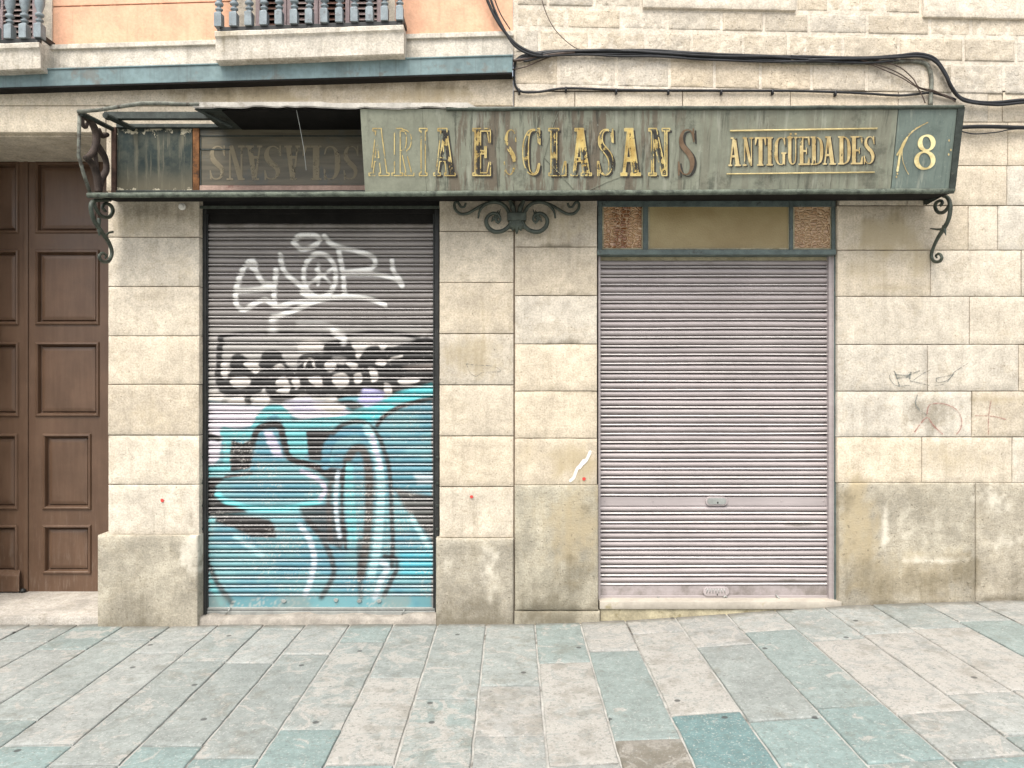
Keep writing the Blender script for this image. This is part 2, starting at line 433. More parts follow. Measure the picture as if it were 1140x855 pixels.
def ghost_board():
    t = NT('ghost_board')
    st = t.noise(1, 5, .6, v=t.scale(2.5, 5, 22)); n = t.noise(6, 5, .7)
    c = t.mix(t.ramp(st, .35, .65), (.078, .069, .046), (.125, .108, .072))
    c = t.mix(t.mul(t.ramp(n, .5, .65), .5), c, (.07, .08, .075))
    return t.fin(c, .5, t.bump(st, .25, .004), spec=.4)
M['ghost_board'] = ghost_board()
def back_glass():
    t = NT('peeling_blue_panel')
    st = t.noise(1, 6, .65, v=t.scale(26, 6, 1.8)); n = t.noise(9, 6, .7)
    z = t.n('ShaderNodeSeparateXYZ'); t.l(t.P, z.inputs[0])
    c = t.mix(t.ramp(n, .4, .6), (.022, .034, .032), (.055, .062, .050))
    c = t.mix(t.mul(t.ramp(z.outputs[2], 3.05, 2.86), .85), c, (.135, .12, .08))
    c = t.mix(t.mul(t.ramp(st, .52, .66), .45), c, (.21, .19, .13))
    edge = t.math('MAXIMUM', t.ramp(z.outputs[2], 2.90, 2.84), t.ramp(z.outputs[2], 3.19, 3.27))
    pe = t.ramp(t.math('ADD', t.noise(22, 5, .7), t.mul(edge, .22)), .70, .73)
    c = t.mix(pe, c, (.52, .47, .34))
    return t.fin(c, .6, t.bump(t.math('ADD', pe, t.mul(n, .4)), .4, .004), spec=.2)
M['back_glass'] = back_glass()

def amber(name, c1, c2, sc, s, bump=.8):
    t = NT(name)
    d = t.n('ShaderNodeTexVoronoi'); d.feature = 'DISTANCE_TO_EDGE'; t.l(t.scale(1, 1, 1.9), d.inputs['Vector']); d.inputs['Scale'].default_value = sc; d.inputs['Randomness'].default_value = .9
    e = t.ramp(d.outputs['Distance'], 0, .22)
    st = t.noise(1, 4, .6, v=t.scale(14, 6, 1.5))
    c = t.mix(t.ramp(st, .4, .6), c1, c2)
    c = t.mix(t.mul(t.ramp(d.outputs['Distance'], .10, .0), .55), c, (.62, .46, .30))
    return t.fin(c, .22, t.bump(t.math('ADD', e, t.mul(t.noise(70, 2), .2)), bump, .01), spec=.6)
M['amber'] = amber('amber_hammered_glass', (.22, .085, .028), (.46, .27, .135), 26, 1)
M['peach'] = amber('peach_hammered_glass', (.40, .24, .13), (.46, .29, .155), 26, 1)
def frosted():
    t = NT('yellowed_frosted_glass')
    n = t.noise(110, 2, .6); n1 = t.noise(2.5, 4, .6)
    c = t.mix(t.ramp(n1, .3, .7), (.26, .19, .08), (.36, .285, .14))
    return t.fin(c, .4, t.bump(n, .5, .005), spec=.45)
M['frosted'] = frosted()

def paving():
    t = NT('worn_paving_slabs')
    tint = t.attr('tint').outputs['Color']; w = t.sep(t.attr('wear').outputs['Color'])
    off = t.n('ShaderNodeVectorMath'); off.operation = 'ADD'; t.l(t.P, off.inputs[0])
    cb = t.n('ShaderNodeCombineXYZ'); [t.l(t.mul(w[2], 37), cb.inputs[i]) for i in range(3)]; t.l(cb.outputs[0], off.inputs[1])
    V = off.outputs[0]
    vein = t.noise(1, 6, .7, v=t.scale(9, 5, 1, V), dist=1.5)                                              # every slab has a piece of the pattern of its own
    n1 = t.noise(3.5, 6, .62, v=V, dist=.6); n2 = t.noise(18, 6, .7, v=V); n3 = t.noise(120, 3, .6, v=V)
    c = t.mix(1, tint, t.grey(t.ramp(n1, .3, .7, .92, 1.06)), 'MULTIPLY')
    c = t.mix(1, c, t.grey(t.ramp(n2, .3, .7, .82, 1.10)), 'MULTIPLY')
    c = t.mix(1, c, t.grey(t.ramp(n3, .3, .7, .90, 1.06)), 'MULTIPLY')
    pal = t.ramp(t.math('ADD', t.noise(2.6, 6, .68, v=V, dist=1.3), t.mul(t.math('SUBTRACT', w[1], .5), .5)), .48, .66)
    c = t.mix(t.mul(pal, .55), c, (.295, .288, .266))
    lime = t.ramp(t.math('ADD', t.noise(5, 8, .72, v=V, dist=2.0), t.mul(t.math('SUBTRACT', w[1], .5), .25)),   .515, .54)     # cement smears with a sharp edge
    c = t.mix(t.mul(lime, .70), c, (.335, .318, .288))
    c = t.mix(t.ramp(t.noise(60, 4, .75, v=V), .53, .64, 0, .60), c, (.11, .12, .11))
    c = t.mix(t.ramp(t.noise(85, 3, .7, v=V), .57, .66, 0, .55), c, (.42, .42, .39))
    dk = t.ramp(t.math('ADD', t.noise(6, 6, .75, v=V), t.mul(w[0], .35)), .60, .74)
    c = t.mix(t.mul(dk, .38), c, (.12, .11, .085))
    c = t.mix(t.ramp(vein, .55, .70, 0, .35), c, (.15, .175, .165))
    c = t.mix(t.mul(t.ramp(t.math('ADD', w[0], t.mul(t.math('SUBTRACT', t.noise(16, 5, .7), .5), 1.2)), .45, 1.0), .6), c, (.10, .09, .07))     # dirt packed along the foot of the wall
    spot = t.ramp(t.voro(1.5), .026, .019)
    c = t.mix(t.mul(spot, .8), c, (.045, .045, .045))
    spot2 = t.ramp(t.voro(2.7, t.scale(1, 1.3, 1)), .022, .014)
    c = t.mix(t.mul(spot2, .45), c, (.06, .06, .06))
    h = t.math('ADD', t.mul(n2, .8), t.math('ADD', t.mul(n3, .3), t.mul(pal, .5)))
    return t.fin(c, t.ramp(n1, .2, .8, .55, .75), t.bump(h, .35, .006), spec=.3)
M['paving'] = paving()
M['grout'] = plain('pale_grout', (.32, .315, .292), .95, .2, 6, .5, speck=((.07, .062, .05), 1.8, .56, .9))

# ------------------------------------------------------------------ where the facade is dirty, yellowed or washed, with some painted shadow below the sign (photo positions)
#        kind, cx, cy, rx, ry, amount
BLOBS = [(0, 528, 691, 70, 6, 1.1), (0, 620, 690, 60, 6, 1.1), (0, 165, 694, 70, 6, 1.0), (0, 1010, 671, 90, 6, 1.1), (0, 1120, 667, 60, 6, 1.0), (0, 345, 65, 120, 5, .7), (0, 260, 40, 30, 14, .45), (2, 262, 36, 26, 10, .5), (0, 420, 60, 40, 7, .5), (0, 20, 78, 50, 5, .6), (0, 30, 52, 30, 6, .4), (0, 165, 690, 70, 40, .6), (0, 150, 655, 40, 25, .35), (1, 214, 615, 14, 32, .9), (0, 130, 668, 30, 25, .4),
         (0, 528, 690, 60, 46, .75), (1, 545, 630, 14, 45, .55), (1, 500, 632, 12, 40, .4), (0, 520, 612, 34, 10, .45),
         (0, 620, 678, 60, 30, 1.0), (0, 640, 640, 30, 36, .75), (2, 640, 590, 40, 60, .7), (0, 600, 655, 40, 26, .6), (0, 655, 563, 14, 14, .7), (2, 600, 570, 40, 30, .35),
         (1, 605, 585, 22, 34, .25), (2, 640, 512, 36, 26, .8), (2, 590, 505, 24, 20, .4),
         (2, 955, 590, 28, 75, .85), (0, 955, 640, 30, 40, .7), (0, 1015, 648, 75, 28, .75), (0, 1075, 640, 30, 24, .8), (2, 1010, 640, 90, 40, .6), (0, 1120, 645, 40, 22, .6), (0, 940, 558, 12, 22, .7),
         (1, 1020, 590, 58, 38, .35), (0, 1040, 555, 40, 12, .5), (0, 1045, 575, 34, 18, .35), (1, 1105, 560, 30, 22, .6), (1, 986, 590, 4, 44, 1.0), (1, 1030, 625, 46, 4, 1.0), (1, 1120, 600, 30, 14, .5),
         (2, 985, 262, 52, 30, .9), (2, 960, 300, 34, 22, .5), (2, 1025, 285, 14, 30, .65), (0, 985, 238, 60, 12, .5), (2, 985, 320, 50, 7, .5), (0, 975, 274, 40, 3, .5), (0, 965, 327, 30, 3, .6), (0, 1000, 380, 40, 3, .4),  # run-off stains below the sign, with part of its shadow painted in
         (0, 1035, 458, 50, 26, .8), (0, 528, 400, 40, 24, .35), (0, 620, 355, 40, 20, .25), (0, 165, 400, 44, 22, .3), (0, 165, 290, 46, 22, .25), (0, 980, 355, 44, 22, .25), (0, 1105, 355, 30, 20, .3), (0, 960, 460, 24, 20, .35), (0, 1100, 205, 30, 18, .3), (2, 1110, 442, 30, 8, .6), (0, 1110, 462, 24, 14, .35), (2, 1065, 510, 60, 22, .45), (0, 1000, 510, 24, 22, .3),
         (0, 165, 234, 60, 14, .75), (2, 150, 250, 36, 18, .45), (0, 203, 240, 18, 16, .5), (0, 135, 300, 14, 30, .3), (2, 205, 305, 14, 26, .4), (2, 165, 460, 44, 22, .35), (0, 165, 512, 40, 24, .25), (0, 213, 575, 8, 20, .6),
         (0, 528, 234, 50, 10, .5), (0, 620, 234, 50, 10, .5), (2, 620, 250, 46, 26, .45), (0, 625, 272.5, 34, 2.6, .9), (0, 625, 325.5, 34, 3, .9), (0, 625, 380, 34, 3, .95), (0, 615, 432, 40, 2.5, .6), (0, 640, 436, 24, 2.5, .7), (2, 528, 395, 40, 26, .6), (2, 528, 345, 36, 28, .25), (0, 650, 430, 10, 26, .35),
         (0, 528, 455, 42, 26, .35), (0, 528, 512, 42, 26, .25), (0, 520, 572, 24, 24, .4),
         (0, 250, 98, 90, 13, .75), (2, 280, 106, 110, 14, .75), (0, 400, 94, 170, 9, .75), (2, 460, 104, 100, 14, .7), (0, 560, 92, 16, 12, .6), (2, 50, 120, 60, 22, .35), (0, 45, 148, 70, 4, .35),
         (0, 600, 80, 34, 16, .5), (0, 640, 80, 60, 12, .35), (0, 1000, 92, 40, 12, .5), (0, 1052, 84, 14, 26, .6), (0, 850, 76, 200, 10, .3), (2, 700, 100, 140, 14, .3), (0, 590, 40, 26, 40, .3)]
def WEAR(x, z, blobs=BLOBS):
    px = np.asarray(x) / (DIST / F) + 570; py = 427 - (np.asarray(z) - CZ) / (DIST / F)
    wob = (fbm(px * .06, py * .06, 31) - .5) * 1.1 + (fbm(px * .22, py * .18, 33) - .5) * .7
    out = np.zeros((len(px), 3))
    for k, cx, cy, rx, ry, a in blobs:
        d = np.hypot((px - cx) / rx, (py - cy) / ry) + wob
        out[:, k] = np.maximum(out[:, k], a * (1 - sstep(.30, 1.25, d)))
    return out
NOWEAR = lambda x, z: np.zeros((len(x), 3))

def rnd_tint(seed, amp=.12):
    r = random.Random(seed); b = 1 + r.uniform(-amp * 1.3, amp * .6); w = r.uniform(-.03, .035)
    return (b * (1 + w), b, b * (1 - w * 1.6))
K = DIST / F
PX = lambda px: (px - 570) * K
PZ = lambda py: CZ + (427 - py) * K

def courses(mb, x0, x1, lines, yf, yb, gap=.0022, **k):
    """lines: photo heights of the course joints; x0/x1 photo columns, or a list of column joints per course"""
    for i in range(len(lines) - 1):
        cols = x0[i] if isinstance(x0, list) else [x0, x1]
        for j in range(len(cols) - 1):
            sd = int(cols[j] * 13 + lines[i] * 7) % 9973
            mb.block(PX(cols[j]) + gap, PX(cols[j + 1]) - gap, PZ(lines[i + 1]) + gap, PZ(lines[i]) - gap, yf + random.Random(sd).uniform(-.0025, .0015), yb, **({'rag': .004} if 'rag' not in k else {}), tint=rnd_tint(sd, k.get('var', .09)), seed=sd,
                     **{a: b for a, b in k.items() if a != 'var'})

# ================================================================== SETTING: street and pavement
st = MB(); xs = np.concatenate([np.linspace(-40, -7, 23), np.linspace(-6.9, 6.9, 139), np.linspace(7, 40, 23)]); ys = list(np.linspace(-40, -4.5, 24)) + list(np.linspace(-4.2, 1.5, 20))
st.sheet([[(x, y, float(zg(x)) - .0095) for x in xs] for y in ys])
o = st.build('street', M['grout'], smooth=True); o['kind'] = 'structure'

pv = MB()
SL = {'grey': (.235, .256, .242), 'teal': (.195, .255, .245), 'deep': (.125, .20, .20), 'pale': (.27, .282, .266), 'beige': (.262, .266, .25), 'brown': (.20, .185, .155), 'gteal': (.21, .25, .237)}
def slab(x0, x1, y0, y1, kind, pal=.4, dirt=.2):
    g = .0055; x0 += g; x1 -= g; y0 += g; y1 -= g
    r = random.Random(int(x0 * 1000) * 31 + int(y0 * 1000))
    nx = max(3, int((x1 - x0) / .06)); ny = max(3, int((y1 - y0) / .06)); b = .007
    ax = np.array([x0, x0 + b * .4, *np.linspace(x0 + b, x1 - b, nx), x1 - b * .4, x1]); ay = np.array([y0, y0 + b * .4, *np.linspace(y0 + b, y1 - b, ny), y1 - b * .4, y1])
    X, Y = np.meshgrid(ax, ay)
    d = np.minimum(np.minimum(X - x0, x1 - X), np.minimum(Y - y0, y1 - Y)); e = np.clip(d / b, 0, 1)
    tx, ty, dz = r.uniform(-.006, .006), r.uniform(-.003, .003), r.uniform(-.002, .002)
    Z = zg(X) - b * .8 * (1 - np.sqrt(1 - (1 - e) ** 2)) + .002 * (fbm(X * 9, Y * 9, 5) - .5) + dz + tx * (X - (x0 + x1) / 2) + ty * (Y - (y0 + y1) / 2)
    edge = d < 1e-6
    wv = .012 * (fbm(X * 16 + x0, Y * 12, 8) - .5)
    X = X + np.where(edge, wv, 0); Y = Y + np.where(edge, wv, 0)
    c = SL[kind]; q = r.uniform(.93, 1.07)
    nr, nc = X.shape
    v = [(X[i, j], Y[i, j], Z[i, j]) for i in range(nr) for j in range(nc)]
    f = [(i * nc + j, i * nc + j + 1, (i + 1) * nc + j + 1, (i + 1) * nc + j) for i in range(nr - 1) for j in range(nc - 1)]
    ring = [(0, j) for j in range(nc)] + [(i, nc - 1) for i in range(1, nr)] + [(nr - 1, j) for j in range(nc - 2, -1, -1)] + [(i, 0) for i in range(nr - 2, 0, -1)]
    o = len(v)
    for i, j in ring: v.append((X[i, j], Y[i, j], Z[i, j] - .03))
    for t_ in range(len(ring)):
        a = ring[t_][0] * nc + ring[t_][1]; bb = ring[(t_ + 1) % len(ring)]; bb = bb[0] * nc + bb[1]
        f.append((bb, a, o + t_, o + (t_ + 1) % len(ring)))
    rid = r.random(); pv.add(v, f, tint=tuple(a * q for a in c), wear=[(dirt + .75 * float(sstep(-.10, .0, p_[1] + .05 * (vn(p_[0] * 7, 1, 3) - .5))), pal, rid) for p_ in v])
def ydep(x, py): return (CZ - float(zg(x))) * F / (py - 427) - DIST      # depth of a paving joint seen at photo height py
cols = [  # left edge, right edge, [photo heights of cross joints with the slab kind above each]
    (-.49, -.17, [('grey', 777, .3, .2), ('gteal', 870, .62, .3)]),
    (-.17, .15, [('grey', 762, .3, .2), ('beige', 818, .6, .45), ('pale', 890, .4, .2)]),
    (.15, .45, [('gteal', 737, .35, .2), ('grey', 850, .85, .35), ('pale', 900, .4, .2)]),
    (.45, .75, [('beige', 723, .6, .2), ('gteal', 822, .15, .15), ('brown', 900, .5, .6)]),
    (.75, 1.08, [('beige', 703, .6, .2), ('grey', 793, .9, .35), ('deep', 890, .0, .1)]),
    (1.08, 1.42, [('beige', 717, .55, .25), ('grey', 800, .15, .2), ('teal', 880, .15, .1)]),
    (1.42, 1.74, [('pale', 701, .5, .3), ('gteal', 786, .2, .1), ('teal', 846, .25, .15), ('gteal', 900, .3, .1)]),
    (1.74, 2.06, [('grey', 711, .4, .2), ('beige', 792, .8, .25), ('pale', 843, .4, .2), ('teal', 900, .2, .2)]),
    (2.06, 2.38, [('pale', 704, .4, .3), ('beige', 770, .8, .3), ('pale', 815, .5, .25), ('gteal', 900, .4, .2)]),
    (2.38, 2.72, [('grey', 698, .4, .35), ('beige', 765, .8, .25), ('beige', 830, .6, .2), ('pale', 900, .4, .2)]),
    (2.72, 3.05, [('pale', 690, .5, .2), ('gteal', 742, .1, .1), ('beige', 815, .7, .2), ('pale', 900, .4, .2)]),
    (3.05, 3.38, [('beige', 695, .6, .2), ('teal', 750, .15, .1), ('pale', 900, .5, .2)]),
    (3.38, 3.72, [('pale', 700, .5, .2), ('gteal', 760, .2, .2), ('beige', 900, .5, .2)]),
    (-.78, -.49, [('grey', 753, .35, .2), ('grey', 850, .8, .3), ('teal', 900, .3, .2)]),
    (-1.07, -.78, [('gteal', 714, .3, .2), ('grey', 811, .55, .25), ('teal', 900, .1, .2)]),
    (-1.36, -1.07, [('pale', 727, .4, .15), ('grey', 843, .3, .25), ('teal', 900, .2, .2)]),
    (-1.64, -1.36, [('grey', 700, .4, .2), ('pale', 737, .4, .15), ('grey', 829, .25, .25), ('teal', 900, .2, .2)]),
    (-1.94, -1.64, [('grey', 735, .5, .2), ('grey', 851, .3, .25), ('grey', 900, .2, .2)]),
    (-2.25, -1.94, [('pale', 726, .4, .2), ('pale', 828, .35, .2), ('teal', 900, .2, .3)]),
    (-2.56, -2.25, [('grey', 712, .4, .25), ('grey', 800, .3, .2), ('gteal', 900, .3, .2)]),
    (-2.88, -2.56, [('gteal', 722, .4, .2), ('pale', 822, .35, .2), ('teal', 900, .2, .2)]),
    (-3.2, -2.88, [('grey', 713, .4, .2), ('pale', 790, .3, .2), ('teal', 900, .3, .2)])]
pvr = random.Random(3)
for x0, x1, rows in cols:
    xm = (x0 + x1) / 2; y1 = .06
    for kind, py, pal, dirt in rows:
        y0 = ydep(xm, py) + pvr.uniform(-.004, .004)
        slab(x0, x1, y0, y1, kind, pal, dirt); y1 = y0
    while y1 > -6:
        y0 = y1 - pvr.uniform(.5, .95); slab(x0, x1, y0, y1, pvr.choice(['teal', 'gteal', 'grey', 'pale', 'beige']), .4, .2); y1 = y0
for side in (-1, 1):
    x = -3.2 if side < 0 else 3.72
    for i in range(9):
        xa, xb = (x - .32, x) if side < 0 else (x, x + .32); y1 = .06; x += side * .32
        while y1 > -6:
            y0 = y1 - pvr.uniform(.35, .95); slab(xa, xb, y0, y1, pvr.choice(['gteal', 'grey', 'pale', 'beige']), .45, .2); y1 = y0
o = pv.build('pavement', M['paving'], smooth=True, autosmooth=50); o['kind'] = 'structure'

# ================================================================== LEFT BUILDING
lb = thing('building', (-2.0, .3, 0), 'older house with orange upper wall, two balconies and teal beam above cream stone piers', 'building')
p = MB()                                                            # hidden core behind the stone skin
p.box(PX(124), PX(215), .016, .75, -.4, PZ(230)); p.box(PX(493), PX(571.2), .016, .29, -.4, PZ(225))
p.box(PX(222), PX(571.2), .29, .45, -.4, PZ(222))
p.box(-5.6, PX(215), .75, .95, -.4, PZ(140))
p.box(-5.6, PX(-84), .016, .74, -.4, PZ(150))
p.build('inner_wall', M['joint'], lb)
p = MB()
courses(p, 120, 222, [212, 263, 318, 373, 427, 483.5, 538.5, 594.5], 0, .12, bev=.005)
p.build('door_pier', M['cream'], lb, smooth=True, autosmooth=45)
p = MB()
courses(p, -420, -82, [147, 263, 373, 483.5, 594.5], 0, .12, bev=.005)
p.build('door_pier', M['cream'], lb, smooth=True, autosmooth=45)
p = MB()
courses(p, 489, 572, [212, 256.5, 313.5, 370.5, 427.5], 0, .10, bev=.004)
courses(p, 489, 572, [427.5, 484.5, 541, 598], .001, .10, bev=.006, amp=.002)
p.build('centre_pier', M['cream'], lb, smooth=True, autosmooth=45)
p = MB()
p.block(PX(111), PX(222.5), -.25, PZ(594), -.035, .12, bev=.016, amp=.005, tint=(.96, .95, .92), seed=5, rag=.004)
p.build('plinth', M['grey_stone'], lb, smooth=True, autosmooth=45); p = MB()
p.block(PX(-420), PX(-78), -.25, PZ(594), -.035, .12, bev=.016, amp=.004, seed=6)
p.build('plinth', M['grey_stone'], lb, smooth=True, autosmooth=45); p = MB()
p.block(PX(485.5), PX(571.8), -.25, PZ(598), -.022, .10, bev=.014, amp=.006, tint=(.93, .92, .9), seed=8, rag=.004)
p.build('plinth', M['grey_stone'], lb, smooth=True, autosmooth=45)
# lintel zone behind the sign, cream band under the beam, soffit over the street door
p = MB()
p.block(PX(118), PX(571.3), PZ(211.5), PZ(117), .004, .28, bev=.004, tint=(.9, .88, .84), seed=21)
p.block(PX(-420), PX(571.3), PZ(117) + .003, PZ(84), -.002, .28, bev=.003, tint=(.98, .97, .94), seed=22, step=.03)
p.block(PX(-420), PX(117.5), PZ(146.5), PZ(117), -.002, .745, bev=.006, tint=(1, .985, .95), seed=23, step=.03)
p.build('lintel', M['cream'], lb, smooth=True, autosmooth=45)
p = MB(); p.box(PX(-84), PX(119), .05, .70, PZ(146.5) - .012, PZ(146.5) - .002); p.build('soffit', M['cream'], lb)
# teal I-beam, tilted like the floor it carries
TL = 17 / 570.0
def tilt_bar(mb, px0, px1, pyt, pyb, y0, y1, d=0, t=TL, **k):
    """bar between photo columns whose edges are given at px1 (right end) and fall to the left by t"""
    k_ = (DIST + y0) / F
    xa, xb = (px0 - 570) * k_, (px1 - 570) * k_
    za, zb = CZ + (427 - pyb) * k_, CZ + (427 - pyt) * k_
    dz = -(xb - xa) * t
    return mb.hexa([(xa, y0, za + dz), (xb, y0, za), (xb, y0, zb), (xa, y0, zb + dz)], [(xa, y1, za + dz), (xb, y1, za), (xb, y1, zb), (xa, y1, zb + dz)], **k)
p = MB(); tilt_bar(p, -420, 570.5, 60.5, 79.5, -.085, .02); tilt_bar(p, -420, 571, 59.2, 61, -.092, .02)
p.build('steel_beam', M['teal_paint'], lb, bevel=.003)
p = MB(); tilt_bar(p, -420, 570.4, 79.6, 81.2, -.088, .02); p.build('beam_flange', M['dark_void'], lb)  # near-black flange: shade under the beam is put into its colour
p = MB(); tilt_bar(p, -420, 570, 79, 86.5, -.006, .02); p.build('beam_painted_shadow', M['dark_void'], lb)  # dark strip painted in as the shadow below the beam
p = MB(); tilt_bar(p, -420, 571, 35, 62, -.02, .2); p.build('white_band', M['white_plaster'], lb)
p = MB(); tilt_bar(p, -420, 571.5, 33, 38.5, -.038, .2); p.build('string_course', M['white_plaster'], lb, bevel=.004)
p = MB()
xa, xb = PX(-420), PX(571)
gz = lambda x, py: PZ(py) - (xb - x) * TL
for (a, b, c, d) in [((xa, 35), (xb, 35), (xb, -8), (xa, -8)), ((xa, -9.4), (xb, -9.4), (xb, -70), (xa, -70)), ((xa, -71.4), (xb, -71.4), (xb, -600), (xa, -600))]:
    f4 = [(q[0], 0, gz(q[0], q[1])) for q in (a, b, c, d)]; p.hexa(f4, [(q[0], .2, q[2]) for q in f4])
p.box(xa, xb - .01, .006, .19, 3.7, 6.9, tint=(.45, .4, .4))
p.build('upper_wall', M['orange'], lb, bevel=.002)
p = MB(); p.box(PX(571.2), PX(578), -.004, .19, PZ(60), PZ(-600)); p.build('corner_stone', M['mortar'], lb)

# balconies
def balcony(px0, px1, pyt, pyb, nb, first, pitch, jamb):
    """px given on the slab's front face"""
    yf = -.16; k_ = (DIST + yf) / F
    b = MB(); t = .036
    xa, xb = (px0 - 570) * k_, (px1 - 570) * k_
    Z = lambda py, x: CZ + (427 - py) * k_ - (xb - x) * t
    def bar(x0, x1, py0, py1, y0, y1, mb=b, **k):
        mb.hexa([(x0, y0, Z(py1, x0)), (x1, y0, Z(py1, x1)), (x1, y0, Z(py0, x1)), (x0, y0, Z(py0, x0))],
                [(x0, y1, Z(py1, x0)), (x1, y1, Z(py1, x1)), (x1, y1, Z(py0, x1)), (x0, y1, Z(py0, x0))], **k)
    n = 26; prof = [(pyb, .012), (pyb - 1.2, .002), (pyt + 8.5, 0), (pyt + 7, -.003), (pyt + 5.5, -.016), (pyt + 1, -.018), (pyt, -.012)]
    rows = []
    for py, dy in prof:
        rows.append([(xa + (xb - xa) * i / n, yf + dy, Z(py, xa + (xb - xa) * i / n) + .004 * (vn(i * .9, py * .3, 4) - .5)) for i in range(n + 1)])
    b.sheet(rows)
    b.sheet([[(x, .0, z + .0) for x, y, z in rows[0]], rows[0]]); b.sheet([rows[-1], [(x, 0, z) for x, y, z in rows[-1]]])
    for e in (0, -1):
        col = [r[e] for r in rows]; v = col + [(x, 0, z) for x, y, z in col]; m = len(col)
        b.add(v, [((i, i + m, i + m + 1, i + 1) if e == 0 else (i + 1, i + m + 1, i + m, i)) for i in range(m - 1)])
    b.w = [tuple(q) for q in WEAR(np.array([q[0] for q in b.v]) * 1.03, CZ + (np.array([q[2] for q in b.v]) - CZ) * 1.033)]
    bal = b.build('balcony', M['white_plaster'], lb, smooth=True, autosmooth=40)
    r = MB(); bar(xa + .02, xb - .01, pyt - 6.8, pyt - 1.2, yf + .012, yf + .030, r); bar(xa + .02, xb - .01, pyt - 110, pyt - 104, yf + .002, yf + .045, r)
    for x in (xa + .012, xb - .02):
        z0 = Z(pyt - 6.8, x); r.box(x, x + .018, yf + .03, 0, z0, z0 + .033); z1 = Z(pyt - 110, x); r.box(x, x + .03, yf + .045, 0, z1, z1 + .033)
    for q in range(3):
        x = xa + .02 + (xb - xa - .05) * q / 2; r.lathe(x, yf + .012, [(.004, Z(pyt, x) - .002), (.017, Z(pyt, x) + .004), (.014, Z(pyt, x) + .018), (.004, Z(pyt, x) + .024)], 10)
    r.build('railing', M['black_metal'], bal, bevel=.002)
    for i in range(nb):
        x = (first + pitch * i - 570) * k_; z = Z(pyt - 6.8, x); m = MB(); s = .023
        m.box(x - s, x + s, yf - .006, yf + .05, z, z + .085)
        m.hexa([(x - s, yf - .006, z + .085), (x + s, yf - .006, z + .085), (x + .012, yf + .01, z + .10), (x - .012, yf + .01, z + .10)], [(x - s, yf + .05, z + .085), (x + s, yf + .05, z + .085), (x + .012, yf + .034, z + .10), (x - .012, yf + .034, z + .10)])
        q = z + .098
        m.lathe(x, yf + .022, [(.014, q), (.015, q + .008), (.024, q + .014), (.024, q + .022), (.013, q + .028), (.012, q + .038), (.026, q + .046), (.028, q + .054), (.026, q + .060), (.015, q + .066), (.018, q + .08), (.030, q + .12), (.032, q + .16), (.022, q + .22), (.014, q + .30), (.012, q + .34), (.024, q + .36), (.012, q + .38), (.02, q + .40), (.02, q + .43)], 12)
        m.build('baluster', M['bal'], bal, smooth=True, autosmooth=35)
    return bal
M['bal'] = plain('grey_baluster_paint', (.20, .235, .25), .5, .2, 14, .2, speck=((.09, .08, .08), 16, .58, .6))
balcony(240, 449.5, 27.5, 59.5, 13, 242.5, 16.85, 0)
balcony(-190, 45, 47, 76, 14, -174, 16.6, 0)
# louvred balcony doors with cream surround, behind each balcony
M['louvre'] = plain('brown_louvre_paint', (.16, .085, .062), .6, .15); M['pinkframe'] = plain('pinkish_door_frame', (.42, .33, .33), .6, .12)
def balcony_door(px0, px1, pyb, inner=24):
    m = MB(); x0, x1 = PX(px0), PX(px1); zb = PZ(pyb)
    w = inner * K
    m.box(x0, x0 + w, -.012, .15, zb, zb + 2.4); m.box(x1 - w * .6, x1, -.012, .15, zb, zb + 2.4); m.box(x0 + w, x1 - w * .6, -.012, .15, zb + 2.2, zb + 2.4)
    dr = m.build('balcony_door', M['mortar'], lb)
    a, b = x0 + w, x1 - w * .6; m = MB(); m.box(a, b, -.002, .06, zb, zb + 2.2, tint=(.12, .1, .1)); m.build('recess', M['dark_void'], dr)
    lw = (b - a) / 4
    for q in range(4):
        m = MB(); xa, xb = a + lw * q, a + lw * (q + 1); s = .03
        m.box(xa + .002, xa + s, -.035, -.004, zb, zb + 2.2); m.box(xb - s, xb - .002, -.035, -.004, zb, zb + 2.2)
        f = m.build('shutter_frame', M['pinkframe'], dr, bevel=.003)
        m = MB(); z = zb + .01
        while z < zb + 2.15:
            m.hexa([(xa + s, -.034, z), (xb - s, -.034, z), (xb - s, -.030, z + .006), (xa + s, -.030, z + .006)], [(xa + s, -.008, z + .026), (xb - s, -.008, z + .026), (xb - s, -.006, z + .032), (xa + s, -.006, z + .032)], tint=(1, 1, 1) if q % 2 == 0 else (2.2, 3.2, 4.0)); z += .036
        m.build('louvre', M['louvre'], dr)
balcony_door(262, 440, 32)
balcony_door(-150, 59, 52)

# doorsteps
M['doorstep'] = stone('worn_doorstep', (.40, .37, .325), rough_amt=.4)
p = MB(); p.block(PX(-90), PX(119.5), -.3, PZ(686), .012, .8, bev=.02, amp=.008, seed=44, wearf=NOWEAR)
p.box(PX(-90), PX(121), .02, .85, PZ(686) - .05, PZ(686) - .006)
p.build('doorstep', M['doorstep'], lb, smooth=True, autosmooth=40)
p = MB()                                                            # lumpy cement threshold under the painted shutter
xs_ = np.linspace(PX(221), PX(487), 60); yy = np.linspace(.0, .16, 9)
P = []
P.append([(x, -.012 + .008 * float(fbm(x * 6, 1.2, 2)), -.2) for x in xs_])
for j, y in enumerate(yy):
    P.append([(x, y - .012 + .012 * float(fbm(x * 8, y * 3, 2)) * (j == 0), PZ(690) + .012 + .020 * min(1, j / 2) * float(sstep(.35, .75, fbm(x * 5, 3, 6))) + .012 * float(fbm(x * 14, y * 14, 8)) - (.018 if j == 0 else 0)) for x in xs_])
p.sheet(P); p.build('threshold', M['cement'], lb, smooth=True)

